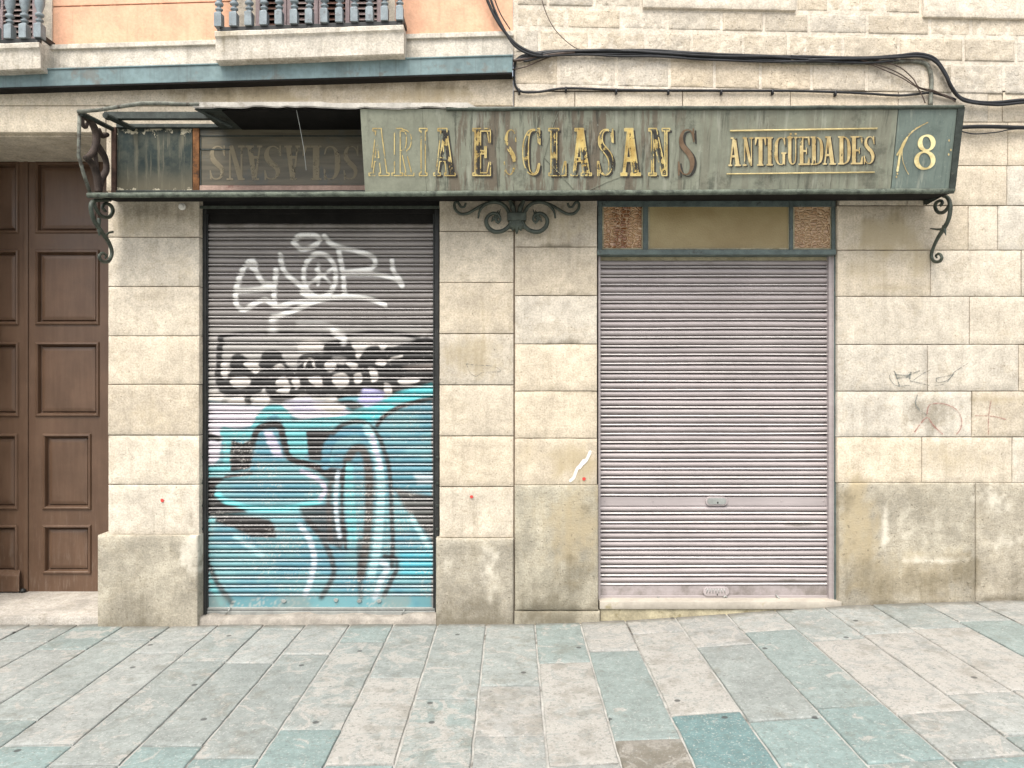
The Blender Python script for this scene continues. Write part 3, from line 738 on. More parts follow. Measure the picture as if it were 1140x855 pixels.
# ================================================================== RIGHT BUILDING
rb = thing('building', (2.6, .3, .12), 'pale stone building with rough brick-like blocks above smooth ashlar, right half of photo', 'building')
p = MB()
p.box(PX(571.4), PX(664), .016, .29, -.4, PZ(222)); p.box(PX(935), PX(1700), .016, .29, -.4, PZ(100)); p.box(PX(572.5), PX(935), .29, .45, -.4, PZ(222))
p.box(PX(665), PX(934), .03, .28, PZ(212), PZ(120))
p.box(PX(571.6), PX(1700), .014, .4, PZ(119), PZ(-600))
p.build('inner_wall', M['joint'], rb)
p = MB()
courses(p, 573, 665, [212, 274, 328, 382, 434.5, 487, 539], 0, .10, bev=.004)
p.build('centre_pier', M['cream'], rb, smooth=True, autosmooth=45)
p = MB(); p.block(PX(573), PX(666), PZ(678.5), PZ(539), -.012, .10, bev=.012, amp=.004, tint=(.95, .95, .91), seed=61)
p.block(PX(572.5), PX(668), -.2, PZ(678.5) - .002, -.02, .10, bev=.012, amp=.006, tint=(.82, .82, .78), seed=62, rag=.006)
p.build('plinth', M['grey_stone'], rb, smooth=True, autosmooth=45); p = MB()
p.block(PX(933), PX(1085), -.1, PZ(536.5), -.012, .10, bev=.012, amp=.004, tint=(.97, .96, .93), seed=63, rag=.003)
p.block(PX(1085.6), PX(1330), -.1, PZ(536.5), -.011, .10, bev=.010, amp=.004, tint=(1, .98, .95), seed=64, rag=.003); p.block(PX(1330.6), PX(1700), -.1, PZ(536.5), -.011, .10, bev=.010, amp=.004, seed=65)
p.build('plinth', M['grey_stone'], rb, smooth=True, autosmooth=45)
p = MB()
lines = [101, 135, 183.5, 227.8]
courses(p, [[572.5, 640, 760, 880, 1000, 1100, 1116, 1240, 1400, 1700], [934, 1020, 1122, 1250, 1400, 1700], [934, 1010, 1121, 1260, 1420, 1700]], None, lines, 0, .09, bev=.003, var=.06)
lines = [228, 277.5, 329, 382.5, 434.5, 485.5, 536.5]
courses(p, [[932, 1078, 1111, 1300, 1500, 1700], [932, 1036, 1137, 1300, 1500, 1700], [932, 1079.5, 1260, 1450, 1700], [932, 1032.5, 1134, 1300, 1500, 1700], [932, 1082, 1250, 1450, 1700], [932, 1026.5, 1127, 1300, 1500, 1700]], None, lines, 0, .09, bev=.004, var=.08)
p.build('ashlar_wall', M['cream'], rb, smooth=True, autosmooth=45)
# rough brick-like blocks: rows fall slightly to the right
TR = -10 / 500.0; XR = PX(600)
def rrow(mb, y0, y1, cols, yf=-.0095, rough=True):
    for j in range(len(cols) - 1):
        x0, x1 = PX(cols[j]) + .009, PX(cols[j + 1]) - .009
        sd = int(cols[j] * 7 + y0 * 3) % 9973
        mb.block(x0, x1, PZ(y1) + .0075, PZ(y0) - .0075, yf + random.Random(sd).uniform(-.003, .003), .012, bev=.006, amp=.0055, step=.014, tint=rnd_tint(sd, .08), seed=sd, tilt=TR, xr=XR, freq=34, rag=.008)
p = MB()
rrow(p, 60.5, 94.5, [573, 622, 686, 745, 795, 846, 903, 964, 1027, 1060, 1117, 1175, 1240, 1300])
rrow(p, 32, 59, [573, 600, 656, 719, 770, 827, 877, 938, 1000, 1072, 1130, 1190, 1250, 1310])
rrow(p, 8, 30.5, [575, 631, 691, 742.6, 803, 850, 900, 965, 1034, 1080, 1122, 1180, 1240, 1300])
rrow(p, -17, 6.5, [575, 610, 661, 714]); rrow(p, -17, 6.5, [886, 922, 985, 1024])
for r_ in range(8):
    x = 575; cl = [x]; rr_ = random.Random(r_)
    while x < 1280: x += rr_.uniform(48, 66); cl.append(x)
    if r_ < 2: continue
    rrow(p, -17 - 25 * (r_), -18.5 - 25 * (r_ - 1), cl)
p.build('rough_wall', M['rough'], rb, smooth=True, autosmooth=60)
p = MB()                                                            # mortar bed standing almost flush with the rough blocks
gx = np.linspace(PX(571.8), PX(1700), 220); gzz = np.linspace(PZ(101) + .004, PZ(-300), 60)
rows = []
for z in gzz:
    rows.append([(x, -.0062 + .003 * float(fbm(x * 16, z * 16, 3) - .5), max(z + TR * (x - XR) * float(sstep(PZ(101), PZ(85), z)), PZ(101))) for x in gx])
p.sheet(rows); p.build('mortar', M['mortar'], rb, smooth=True)
for (a, b, y0, y1) in [(715, 884.5, -60, 7.2), (1025.5, 1300, -60, 11.5)]:
    p = MB(); p.block(PX(a), PX(b), PZ(y1) + TR * (PX(a) - XR), PZ(y0), -.030, .01, bev=.006, amp=.001, seed=int(a), tilt=TR, xr=PX(a))
    p.build('smooth_lintel', M['mortar'], rb, smooth=True, autosmooth=45)
# sill under the mauve shutter
p = MB(); p.block(PX(667.5), PX(936), PZ(676.5), PZ(668), -.016, .2, bev=.004, amp=.001, seed=71, wearf=NOWEAR); p.build('sill', M['marble'], rb, smooth=True, autosmooth=40)
p = MB(); p.block(PX(668.5), PX(933), -.1, PZ(676.5) - .001, -.004, .2, bev=.004, amp=.002, seed=72, wearf=NOWEAR); p.build('doorstep', M['yellow_stone'], rb, smooth=True, autosmooth=40)
# transom window
y0 = .035
p = MB()
def fr(px0, px1, py0, py1, yf, yb, mb): mb.box(*(U(px0, 0, yf).x, U(px1, 0, yf).x), yf, yb, U(0, py1, yf).z, U(0, py0, yf).z)
for q in [(665.5, 670.5, 212, 277), (716, 721.5, 212, 277), (879, 883, 212, 277), (926, 930.5, 212, 277)]: fr(*q, y0 - .01, .12, p)
fr(665, 931, 276.6, 282.5, -.012, .12, p); fr(670.6, 925.9, 212, 229, y0 - .004, .12, p)
tw = p.build('transom_window', M['teal_frame'], rb, bevel=.003)
for (a, b, m_, lb_) in [(670, 717, 'amber', 'amber hammered glass pane'), (721, 880, 'frosted', 'wide yellowed frosted pane'), (882.5, 927, 'peach', 'peach hammered glass pane')]:
    p = MB(); fr(a, b, 226, 277.5, y0 + .008, y0 + .016, p); p.build('pane', M[m_], tw, label=lb_)
p = MB()
for (a, b) in [(670.5, 716), (721.5, 879), (883, 926)]:
    fr(a, a + 1.5, 230, 276.5, y0 + .001, y0 + .008, p); fr(b - 1.5, b, 230, 276.5, y0 + .001, y0 + .008, p); fr(a + 1.5, b - 1.5, 275, 276.6, y0 + .001, y0 + .008, p)
p.build('glazing_bead', M['yellow_stone'], tw)

# scribbles and scars on the stone
def stroke_mesh(lst, y=-.0045, res=.004):
    """lst of (points in photo px, half width px)"""
    m = MB()
    for pts, w in lst:
        pts = [tuple(q) for q in spline(pts, 5)] if len(pts) > 2 else pts
        ax = [q[0] for q in pts]; ay = [q[1] for q in pts]; mg = w + 2
        gx = np.arange(min(ax) - mg, max(ax) + mg, .55); gy = np.arange(min(ay) - mg, max(ay) + mg, .55)
        y -= .0002
        m.mask(lambda X, Y: d_line(X, Y, pts, w) + .5 * (fbm(X * .7, Y * .7, 3) - .5), gx, gy, lambda a, b, yy=y: (PX(a), yy, PZ(b)))
    return m
s7 = lambda L: [(980 + a / 7.125, 390 + b / 7.125) for a, b in L]
stroke_mesh([(s7([(270, 640), (320, 570), (370, 525), (420, 590), (490, 655)]), .65), (s7([(365, 500), (390, 425), (490, 415), (590, 455), (640, 530), (635, 610), (600, 660)]), .5), (s7([(875, 390), (855, 520), (855, 660)]), .55), (s7([(750, 510), (880, 515), (990, 540)]), .45)]).build('graffiti_scribble', M['red_spray'], rb, label='faded red scribble on the stone')
stroke_mesh([(s7([(110, 160), (130, 215), (150, 275)]), .7), (s7([(115, 185), (210, 190), (310, 155)]), .6), (s7([(130, 215), (220, 200), (240, 170), (230, 215)]), 1.1), (s7([(70, 190), (80, 230), (130, 275), (230, 270)]), .45), (s7([(235, 235), (300, 250), (380, 270)]), .6), (s7([(260, 230), (330, 180), (400, 145)]), .45), (s7([(440, 215), (480, 205), (560, 190), (590, 160), (700, 90)]), .5), (s7([(440, 215), (450, 245), (520, 235), (570, 190)]), .5), (s7([(430, 275), (510, 255), (580, 180)]), .4), (s7([(290, 350), (275, 410), (310, 470), (360, 500)]), .8)]).build('graffiti_scribble', M['grey_spray'], rb, label='faded grey scribble on the stone')
stroke_mesh([([(657, 502), (652, 512), (643, 520), (639, 530), (635, 534)], 1.7), ([(650, 512), (645, 519)], 2.2)]).build('plaster_scar', M['pale_scratch'], rb)
for (px, py, par) in [(650, 532, rb), (525, 552, lb), (181, 556, lb)]:
    m = MB(); m.mask(lambda X, Y: np.hypot(X - px, Y - py) - 1.9 + 1.2 * (fbm(X * .8, Y * .8, 4) - .5), np.arange(px - 4, px + 4, .5), np.arange(py - 4, py + 4, .5), lambda a, b: (PX(a), -.005, PZ(b))); m.build('paint_dot', M['red_dot'], par)
s3 = lambda L: [(470 + a / 3.562, 220 + b / 3.562) for a, b in L]
stroke_mesh([(s3([(175, 655), (190, 690), (215, 705), (240, 690), (310, 685), (280, 665), (210, 660), (175, 655)]), .3)]).build('graffiti_scribble', M['grey_spray'], lb, label='faint thin pencil scribble')

# ================================================================== WOODEN STREET DOOR
wd = thing('wooden_door', U(30, 660, .62), 'tall brown panelled wooden street door, recessed at the left edge of the photo', 'door')
YD = .62
def leaf(px0, px1, panels, py0, py1):
    m = MB(); x = lambda q: U(q, 0, YD).x; z = lambda q: U(0, q, YD).z
    xs_ = sorted({px0, px1} | {a for a, b, c, d in panels} | {b for a, b, c, d in panels})
    ps = sorted(panels, key=lambda q: q[2]); cur = py0
    for a, b, c, d in ps:
        m.box(x(px0), x(px1), YD, YD + .06, z(c), z(cur)); m.box(x(px0), x(a), YD, YD + .06, z(d), z(c)); m.box(x(b), x(px1), YD, YD + .06, z(d), z(c)); cur = d
    m.box(x(px0), x(px1), YD, YD + .06, z(py1), z(cur))
    lf = m.build('leaf', M['wood'], wd)
    for a, b, c, d in ps:
        m = MB(); X0, X1, Z0, Z1 = x(a), x(b), z(d), z(c)
        prof = [(-.006, -.004), (0, -.012), (.010, -.014), (.016, -.008), (.022, .024), (.030, .030), (.034, .016), (.052, .012), (.060, .011)]
        rings = []
        for ins, dy in prof:
            rings.append([(X0 + ins, YD + dy, Z0 + ins), (X1 - ins, YD + dy, Z0 + ins), (X1 - ins, YD + dy, Z1 - ins), (X0 + ins, YD + dy, Z1 - ins)])
        v = [q for r in rings for q in r]; f = []
        for i in range(len(rings) - 1):
            for j in range(4):
                f.append((i * 4 + j, i * 4 + (j + 1) % 4, (i + 1) * 4 + (j + 1) % 4, (i + 1) * 4 + j))
        f.append(tuple((len(rings) - 1) * 4 + j for j in range(4)))
        m.add(v, f); m.build('panel', M['wood'], lf)
    return lf
pan = [(180, 258), (278, 360), (380.5, 462), (482.5, 565.5), (584, 637)]
leaf(30.3, 137, [(40.5 if i < 3 else 48.5, 110 if i < 3 else 101, a, b) for i, (a, b) in enumerate(pan)], 160, 658.5)
l2 = leaf(-84, 29.7, [(-60 if i < 3 else -52, 20.5 if i < 3 else 19.5, a, b) for i, (a, b) in enumerate(pan)], 160, 658.5)
m = MB(); m.hexa([U(-84, 658, YD - .05), U(21.5, 658, YD - .05), U(21.5, 640, YD - .05), U(-84, 640, YD - .05)], [U(-84, 658, YD - .001), U(23, 658, YD - .001), U(23, 633, YD - .001), U(-84, 633, YD - .001)])
m.build('kick_board', M['wood'], l2, bevel=.006)
m = MB(); a, b = U(27.5, 660, YD).x, U(32, 660, YD).x
m.box(a, b, YD - .012, YD - .001, U(0, 658.5, YD).z, U(0, 165, YD).z); m.build('cover_strip', M['wood'], wd, bevel=.004)
m = MB(); m.lathe(U(25.5, 655, YD - .03).x, YD - .03, [(.004, U(0, 658.5, YD - .03).z), (.02, U(0, 658, YD - .03).z), (.022, U(0, 656, YD - .03).z), (.008, U(0, 654, YD - .03).z)], 10); m.build('door_stop', M['black_metal'], wd, smooth=True)

# ================================================================== ROLLER SHUTTERS
PROF = [(0, .024), (.03, .010), (.06, .002), (.14, -.003), (.24, -.0065), (.34, -.0075), (.44, -.0055), (.52, -.001), (.575, .007), (.60, .024), (.665, .026), (.69, .012), (.72, -.001), (.80, -.008), (.845, -.0085), (.87, -.003), (.885, .012), (.90, .026), (.96, .028)]
BEAD = [t > .68 and t < .89 for t, d in PROF]
YS = .085
def curtain(px0, px1, py0, py1, n, ncol, skip=(), tintf=None):
    k_ = (DIST + YS) / F
    xs_ = np.linspace((px0 - 570) * k_, (px1 - 570) * k_, ncol)
    tt = []
    zt, zb = CZ + (427 - py0) * k_, CZ + (427 - py1) * k_; pt = (zt - zb) / n
    rows_z = []; rows_y = []
    for i in range(n):
        for t, d in PROF:
            rows_z.append(zt - (i + t) * pt); rows_y.append(YS + d)
    rows_z.append(zb); rows_y.append(YS + .013)
    Z, X = np.meshgrid(np.array(rows_z)[::-1], xs_, indexing='ij'); Y = np.meshgrid(np.array(rows_y)[::-1], xs_, indexing='ij')[0]
    ir = np.floor((zt - Z) / pt + 1e-6)
    fr_ = ((zt - Z) / pt) % 1.0; curtain.bead = (sstep(.66, .71, fr_) * sstep(.90, .87, fr_)).ravel()
    # slats are never quite straight
    Z = Z + .0022 * (vn(X * 1.3, ir * 3.7, 3) - .5) * 2 + .0010 * (vn(X * 5, ir * 2.1, 9) - .5); Y = Y + .006 * (vn(X * 1.1, ir * 5.3, 5) - .5) + .002 * (vn(X * 4, ir * 1.3, 6) - .5)
    return X, Y, Z
def grid_obj(X, Y, Z, name, mat, parent, paint=None, wear=None, smooth=True):
    nr, nc = X.shape; m = MB()
    v = np.stack([X.ravel(), Y.ravel(), Z.ravel()], 1)
    idx = np.arange(nr * nc).reshape(nr, nc)
    f = np.stack([idx[:-1, :-1].ravel(), idx[:-1, 1:].ravel(), idx[1:, 1:].ravel(), idx[1:, :-1].ravel()], 1)
    m.v = v.tolist(); m.f = [tuple(q) for q in f.tolist()]; m.t = [(1, 1, 1)] * len(v); m.w = (wear.tolist() if wear is not None else [(0, 0, 0)] * len(v))
    o = m.build(name, mat, parent, smooth=smooth, autosmooth=70)
    if paint is not None:
        a = o.data.color_attributes.new('paint', 'FLOAT_COLOR', 'POINT'); a.data.foreach_set('color', paint.ravel())
    return o

def graffiti(px, py):
    """spray paint as one sees it on the shutter; px,py photo positions of the mesh points"""
    N = px.shape[0]; C = np.zeros((N, 3)); A = np.zeros(N)
    px = px + 2.2 * (fbm(px * .05, py * .05, 50) - .5); py = py + 2.2 * (fbm(px * .05 + 9, py * .05, 51) - .5)
    def over(mask, rgb, a=1.0):
        nonlocal C, A
        k = np.clip(mask * a, 0, 1)
        C = C * (1 - k)[:, None] + np.array(rgb)[None, :] * k[:, None] if np.isscalar(rgb[0]) else C
        A = np.maximum(A * (1 - k) + k, 0)
    def blob(pts, rgb, s=1.2, a=1.0):
        q = spline(list(pts) + list(pts[:3]), 5)[5:-5]
        over(sstep(s, -s, d_poly(px, py, [tuple(e) for e in q])), rgb, a)
    def poly(pts, rgb, s=1.2, a=1.0): over(sstep(s, -s, d_poly(px, py, pts)), rgb, a)
    def line(pts, w, rgb, s=1.2, a=1.0, sm=True):
        P = [tuple(q) for q in spline(pts, 5)] if sm and len(pts) > 2 else pts
        over(sstep(s, -s, d_line(px, py, P, w)), rgb, a)
    W = (.84, .82, .78); BK = (.030, .028, .027); TE = (.11, .25, .275); BL = (.065, .20, .26); CY = (.12, .37, .385); LI = (.48, .45, .54); PC = (.30, .50, .52); CR = (.56, .52, .48); GR = (.38, .36, .34)
    b = lambda L: [(225 + u / 4.385, 245 + v / 4.385) for u, v in L]
    c = lambda L: [(225 + u / 4.385, 355 + v / 4.385) for u, v in L]
    # --- older silver lettering
    poly(c([(20, 30), (300, 20), (1125, 30), (1125, 120), (1125, 420), (20, 420)]), (.50, .475, .44), 10, .75)
    over(sstep(374, 385, py) * sstep(452, 436, py), GR, .35)
    D1 = c([(130, 262), (140, 195), (175, 162), (220, 185), (260, 240), (285, 200), (300, 160), (345, 148), (385, 160), (400, 190), (440, 240), (462, 240), (470, 190), (530, 150), (582, 165), (600, 110), (680, 96), (740, 118), (757, 188), (800, 140), (860, 120), (930, 132), (1125, 92), (1125, 330), (1040, 336), (960, 375), (925, 365), (760, 358), (800, 425), (700, 418), (640, 372), (560, 378), (480, 362), (440, 388), (380, 398), (330, 388), (300, 330), (288, 352), (240, 372), (240, 424), (205, 424), (200, 372), (110, 372), (70, 322), (66, 235)])
    blob(D1, BK, 1.3)
    line(c([(90, 90), (84, 200), (92, 310)]), 3.4, BK); line(c([(85, 82), (230, 66), (480, 64), (640, 74)]), 2.2, BK, 1.8); line(c([(700, 74), (820, 60), (980, 72), (1060, 90)]), 2.2, BK, 1.8); line(c([(90, 112), (300, 112), (440, 116)]), 2.6, BK, 3, .6)
    for L in [[(135, 292), (165, 275), (222, 280), (238, 310), (192, 336), (150, 326)], [(345, 238), (380, 214), (405, 232), (375, 240)], [(358, 320), (372, 285), (405, 275), (430, 320), (415, 362), (360, 350), (400, 325)], [(520, 284), (578, 274), (588, 318), (556, 326)], [(634, 275), (700, 262), (717, 310), (664, 336)], [(810, 230), (850, 244), (862, 292), (832, 306), (820, 262)], [(890, 312), (920, 318), (927, 362), (895, 372)], [(468, 138), (490, 104), (560, 96), (592, 130), (562, 156), (480, 166)], [(728, 112), (770, 98), (880, 108), (906, 126), (880, 150), (860, 124), (800, 132), (760, 192), (745, 150)], [(20, 360), (60, 350), (105, 375), (60, 430), (20, 430)], [(120, 400), (190, 372), (205, 430), (110, 440)], [(250, 395), (300, 362), (330, 395), (300, 430), (245, 430)], [(205, 215), (250, 200), (285, 235), (262, 262)], [(605, 200), (655, 205), (640, 250), (600, 240)], [(700, 205), (760, 215), (740, 240)], [(440, 290), (470, 280), (480, 320), (455, 340)], [(740, 270), (775, 260), (780, 300), (750, 310)], [(960, 290), (1040, 280), (1060, 300), (980, 316)], [(860, 190), (900, 200), (890, 225), (850, 215)], [(95, 215), (125, 220), (120, 285), (98, 280)]]:
        blob(c(L), CR, 1.0)
    blob(c([(640, 182), (700, 185), (692, 215), (640, 205)]), GR, 2); line(c([(500, 235), (510, 200), (535, 195), (550, 235)]), 1.2, CR, .8); line(c([(910, 200), (930, 185), (975, 176)]), 1.2, CR, .8); poly(c([(980, 230), (1125, 215), (1125, 245), (1000, 245)]), (.35, .30, .27), 3, .8)
    line(c([(500, 195), (440, 240), (400, 180)]), 1.2, GR, 1.5, .6); line(c([(640, 60), (690, 90), (690, 110)]), 3.2, W, 2, .9); line(c([(470, 20), (600, 25), (680, 70)]), 3, W, 3.5, .6); line(c([(345, -10), (345, 45)]), 5, W, 4, .5)
    # --- white tag on top
    for L, w in [([(445, 100), (480, 72), (555, 74), (572, 98), (530, 130), (480, 136), (446, 108)], 2.4), ([(338, 328), (250, 336), (168, 342)], 2.5), ([(330, 306), (295, 296), (262, 240), (240, 204), (205, 228), (178, 290), (164, 370), (176, 418), (212, 430), (270, 396), (312, 386), (350, 415)], 2.4), ([(362, 238), (355, 320), (354, 400), (378, 420), (440, 400), (540, 384)], 2.3), ([(378, 168), (398, 235), (440, 286), (500, 332), (485, 345), (545, 378)], 2.4), (ell(575, 266, 78, 108), 2.3), ([(565, 210), (565, 312)], 1.6), ([(520, 305), (640, 230)], 1.6), ([(558, 238), (622, 300)], 1.6), ([(600, 76), (640, 116), (760, 150), (832, 176), (846, 206), (812, 234), (700, 250)], 2.3), ([(668, 140), (688, 250), (695, 352)], 2.3), ([(700, 255), (850, 258), (940, 284), (976, 320), (966, 290), (936, 240), (930, 192)], 2.2), ([(340, 474), (430, 446), (560, 392), (680, 370), (800, 376), (892, 410)], 2.2), ([(240, 200), (250, 215)], 4)]:
        line(b(L), w * 1.45, W, 1.9, 1.0)
    # --- lilac and cream band, then the blue piece
    low = sstep(440, 446, py + 3 * np.sin(px * .06))
    D2 = sstep(2, -2, d_poly(px, py, [(225, 444), (262, 450), (300, 452), (330, 444), (372, 446), (388, 440), (410, 440), (432, 444), (481, 428), (481, 690), (225, 690)]))
    over(D2, TE)
    over(D2 * sstep(.45, .6, fbm(px * .02, py * .035, 77)), BL, .65); over(D2 * sstep(.55, .7, fbm(px * .018, py * .03, 78)), (.16, .33, .345), .6)
    poly([(225, 446), (262, 450), (300, 452), (330, 444), (372, 446), (396, 462), (380, 470), (340, 470), (318, 456), (296, 456), (280, 474), (248, 478), (244, 510), (238, 516), (225, 516)], (.60, .555, .60), 2); poly([(318, 446), (345, 442), (352, 456), (330, 460)], LI, 3); poly([(405, 430), (428, 436), (426, 446), (408, 452), (398, 446)], (.42, .40, .62), 2.5); poly([(350, 450), (372, 442), (386, 452), (372, 462)], CR, 2)
    poly([(372, 446), (392, 444), (405, 452), (392, 455)], BK, 1.5, .9)
    line([(251, 480), (254, 500), (252, 520), (234, 524)], 5, CY); line([(250, 480), (270, 484), (284, 478), (292, 462), (304, 454), (314, 458), (322, 474), (328, 495), (334, 506)], 5.5, CY); line([(322, 474), (350, 470), (384, 466), (404, 458), (420, 456)], 5, CY); poly([(318, 478), (342, 478), (343, 504), (334, 510), (324, 506)], CY); line([(366, 512), (362, 490), (370, 478)], 5, CY, 3, .7); line([(406, 466), (428, 452), (452, 440), (481, 433)], 7, (.08, .44, .47), 2.5)
    poly([(258, 489), (270, 493), (281, 488), (284, 500), (279, 520), (258, 524), (256, 510)], BK); line([(225, 482), (243, 488)], 3.2, BK, 1.5)
    line([(281, 496), (287, 478), (300, 471.5), (312, 474), (316, 490), (322, 508), (345, 517), (366, 524)], 3.6, BK); poly([(341, 479), (376, 478), (370, 500), (366, 512), (344, 511)], BK); poly([(290, 482), (302, 476), (312, 492), (318, 508), (300, 510), (280, 522), (282, 500)], BL, 3, .6); poly([(294, 478), (303, 478), (310, 492), (315, 508), (305, 506), (298, 492)], LI, 2)
    poly([(225, 530), (252, 530), (241, 540), (240, 552), (252, 557), (268, 563), (276, 570), (225, 574)], BK, 1.8); line([(252, 530), (280, 526)], 1.8, BK); poly([(345, 515), (384, 520), (385, 536), (374, 538), (358, 528)], BK, 2, .9)
    poly(ell(304, 546, 62, 19), TE, 2); poly(ell(306, 543, 48, 9), BL, 5, .7); line(ell(303, 547, 60, 18.5, 20, 20, 175), 3, (.14, .55, .57), 2); line([(336, 524), (346, 528), (356, 534), (362, 544), (356, 555)], 2.6, LI, 1.5)
    poly([(238, 572), (270, 573), (300, 577), (306, 585), (307, 598), (280, 597), (258, 586), (240, 580)], BK, 2); poly([(333, 563), (376, 560), (388, 590), (380, 612), (366, 604), (350, 590), (337, 576)], BK, 3, .85)
    line([(262, 596), (276, 606), (290, 616)], 3, PC, 3, .8); line([(334, 583), (344, 598), (350, 620), (346, 645), (340, 660)], 3, (.42, .50, .55), 1.8); line([(343, 578), (361, 602), (370, 626), (370, 642), (358, 664)], 3, BK, 2, .85); line([(229, 620), (240, 645), (250, 660), (258, 670)], 2.8, BK, 2, .85); line([(231, 640), (238, 655), (246, 670)], 3, CY, 2); line([(226, 600), (230, 628)], 3.2, BK, 2); poly([(225, 575), (240, 575), (238, 584), (225, 584)], CY, 2)
    # arched letter
    line([(362, 516), (366, 494), (380, 482), (398, 478), (408, 486)], 5, BL, 2); line([(371, 482), (380, 473), (396, 468), (411, 473), (425, 492), (433, 522), (436, 562), (437, 602), (436, 630)], 2.6, BK, 1.6, .9); line([(408, 476), (416, 492), (422, 520), (424, 560), (420, 605), (414, 640)], 4.5, PC, 2); line([(414, 485), (420, 505), (423, 520)], 2.5, (.62, .60, .70), 1.5)
    line([(386, 512), (394, 500), (404, 500), (410, 520), (411, 560), (408, 600), (402, 640)], 4.8, (.075, .06, .05), 2.5, .92); line([(400, 600), (401, 640), (402, 664)], 3, BK, 2, .7)
    line([(388, 518), (390, 555), (393, 600)], 5, CY, 2); line([(376, 524), (374, 560), (378, 596)], 2.4, (.40, .48, .52), 1.5); line([(383, 515), (381, 560), (385, 610)], 1.8, BK, 1.3, .9); line([(368, 536), (366, 560), (368, 600)], 3, (.07, .06, .055), 2.5, .85)
    line([(420, 473), (428, 462), (445, 452), (468, 445), (484, 442)], 2.4, BK, 1.5); poly([(438, 542), (484, 552), (484, 604), (466, 582), (450, 564)], (.085, .07, .06), 3, .9); line([(458, 574), (466, 588), (478, 608)], 2.8, PC, 1.8); poly([(460, 526), (484, 528), (484, 538), (466, 538)], (.45, .50, .52), 3, .8)
    line([(428, 618), (440, 622), (442, 632), (435, 646), (428, 662)], 2.6, BK, 1.5, .9); line([(425, 624), (431, 632), (424, 646), (418, 664)], 3, (.40, .48, .52), 2); poly([(444, 612), (484, 608), (484, 640), (446, 640)], (.05, .36, .44), 5, .7)
    # overspray specks
    sp = sstep(.70, .76, vn(px * 1.1, py * 1.1, 90)) * sstep(.5, .62, fbm(px * .04, py * .04, 91)) * sstep(430, 470, py)
    over(sp, (.42, .40, .36), .6)
    return np.concatenate([C, A[:, None]], 1)

def shutter(name, label, px0, px1, gl, gr, py0, py1, n, ncol, kind):
    sh = thing(name, U((px0 + px1) / 2, py1, YS), label, 'roller shutter', 'roller shutters of the two closed shops')
    return sh
# --- left, spray-painted
s1 = shutter('roller_shutter', 'roller shutter covered in turquoise, black and white spray-paint graffiti, left of the central stone pier', 231, 482.5, 0, 0, 247, 663, 43, 0, 'g')
X, Y, Z = curtain(229, 484.5, 247.5, 663, 43, 300)
kx = F / (DIST + YS)
px_ = (X * kx + 570).ravel(); py_ = (427 - (Z - CZ) * kx).ravel()
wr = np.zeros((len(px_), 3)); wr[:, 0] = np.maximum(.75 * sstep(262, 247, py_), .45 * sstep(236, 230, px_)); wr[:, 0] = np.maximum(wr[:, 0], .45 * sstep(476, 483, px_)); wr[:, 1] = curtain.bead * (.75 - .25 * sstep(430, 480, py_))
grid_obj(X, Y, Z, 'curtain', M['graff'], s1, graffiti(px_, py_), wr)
def flat_rail(px0, px1, py0, py1, yf, yb, nx=120, nz=7):
    k_ = (DIST + yf) / F
    xs_ = np.linspace((px0 - 570) * k_, (px1 - 570) * k_, nx); zs_ = np.linspace(CZ + (427 - py1) * k_, CZ + (427 - py0) * k_, nz)
    Zr, Xr = np.meshgrid(zs_, xs_, indexing='ij'); return Xr, yf + .003 * (fbm(Xr * 5, Zr * 9, 4) - .5), Zr
X, Y, Z = flat_rail(229, 484.5, 662.8, 675, YS - .002, 0)
px_ = (X * kx + 570).ravel(); py_ = (427 - (Z - CZ) * kx).ravel()
pt = graffiti(px_, py_); gry = sstep(.42, .60, fbm(px_ * .03, py_ * .03, 5)); pt[:, :3] = pt[:, :3] * (1 - .6 * gry[:, None]) + np.array((.20, .24, .22)) * .6 * gry[:, None]
o = grid_obj(X, Y, Z, 'bottom_plate', M['graff'], s1, pt)
m = MB(); fr(229, 484.5, 675.2, 678, YS - .012, YS + .03, m); fr(229, 484.5, 679.2, 683.8, YS - .016, YS + .03, m); fr(229, 484.5, 678, 679.2, YS + .0, YS + .03, m, ); m.build('bottom_rail', M['alu'], s1, bevel=.002)
for (px, py) in [(316, 668), (374, 667), (400, 668), (422, 668)]:
    m = MB(); q = U(px, py, YS - .006); pts = ell(q.x, q.z, .016, .012, 10)[:-1]; pts = [(a + .004 * (vn(i * 1.7, px, 2) - .5), b_ + .004 * (vn(i * 2.3, px, 3) - .5)) for i, (a, b_) in enumerate(pts)]
    m.prism(pts, YS - .012, YS - .001); m.build('lock_remnant', M['alu'], s1, bevel=.002)
for a, b_ in [((251, 683), (257, 675)), ((447, 684), (451, 676))]:
    m = MB(); m.tube([U(*a, YS - .02), U((a[0] + b_[0]) / 2, (a[1] + b_[1]) / 2, YS - .03), U(*b_, YS - .014)], .003, 6); m.build('hook_pin', M['alu'], s1, smooth=True)
m = MB(); fr(222.8, 229.5, 232, 684, .055, .12, m); fr(229.5, 231.5, 232, 676, .068, .082, m); m.build('guide_rail', M['black_metal'], s1, bevel=.003)
m = MB(); fr(484, 488.8, 232, 684, .055, .12, m); fr(482, 484, 232, 676, .068, .082, m); m.build('guide_rail', M['black_metal'], s1, bevel=.003)
for py in (508, 537, 562, 588):
    for a, b_ in ((222.8, 226), (485.4, 488.4)): m = MB(); fr(a, b_, py - 1.3, py + 1.3, .047, .0549, m); m.build('guide_bolt', M['dark_iron'], s1, bevel=.001)
m = MB(); fr(222.6, 489, 212, 237, .06, .28, m); fr(229, 484.5, 237, 247.6, YS - .004, .28, m); m.build('header_box', M['dark_void'], s1, bevel=.003)
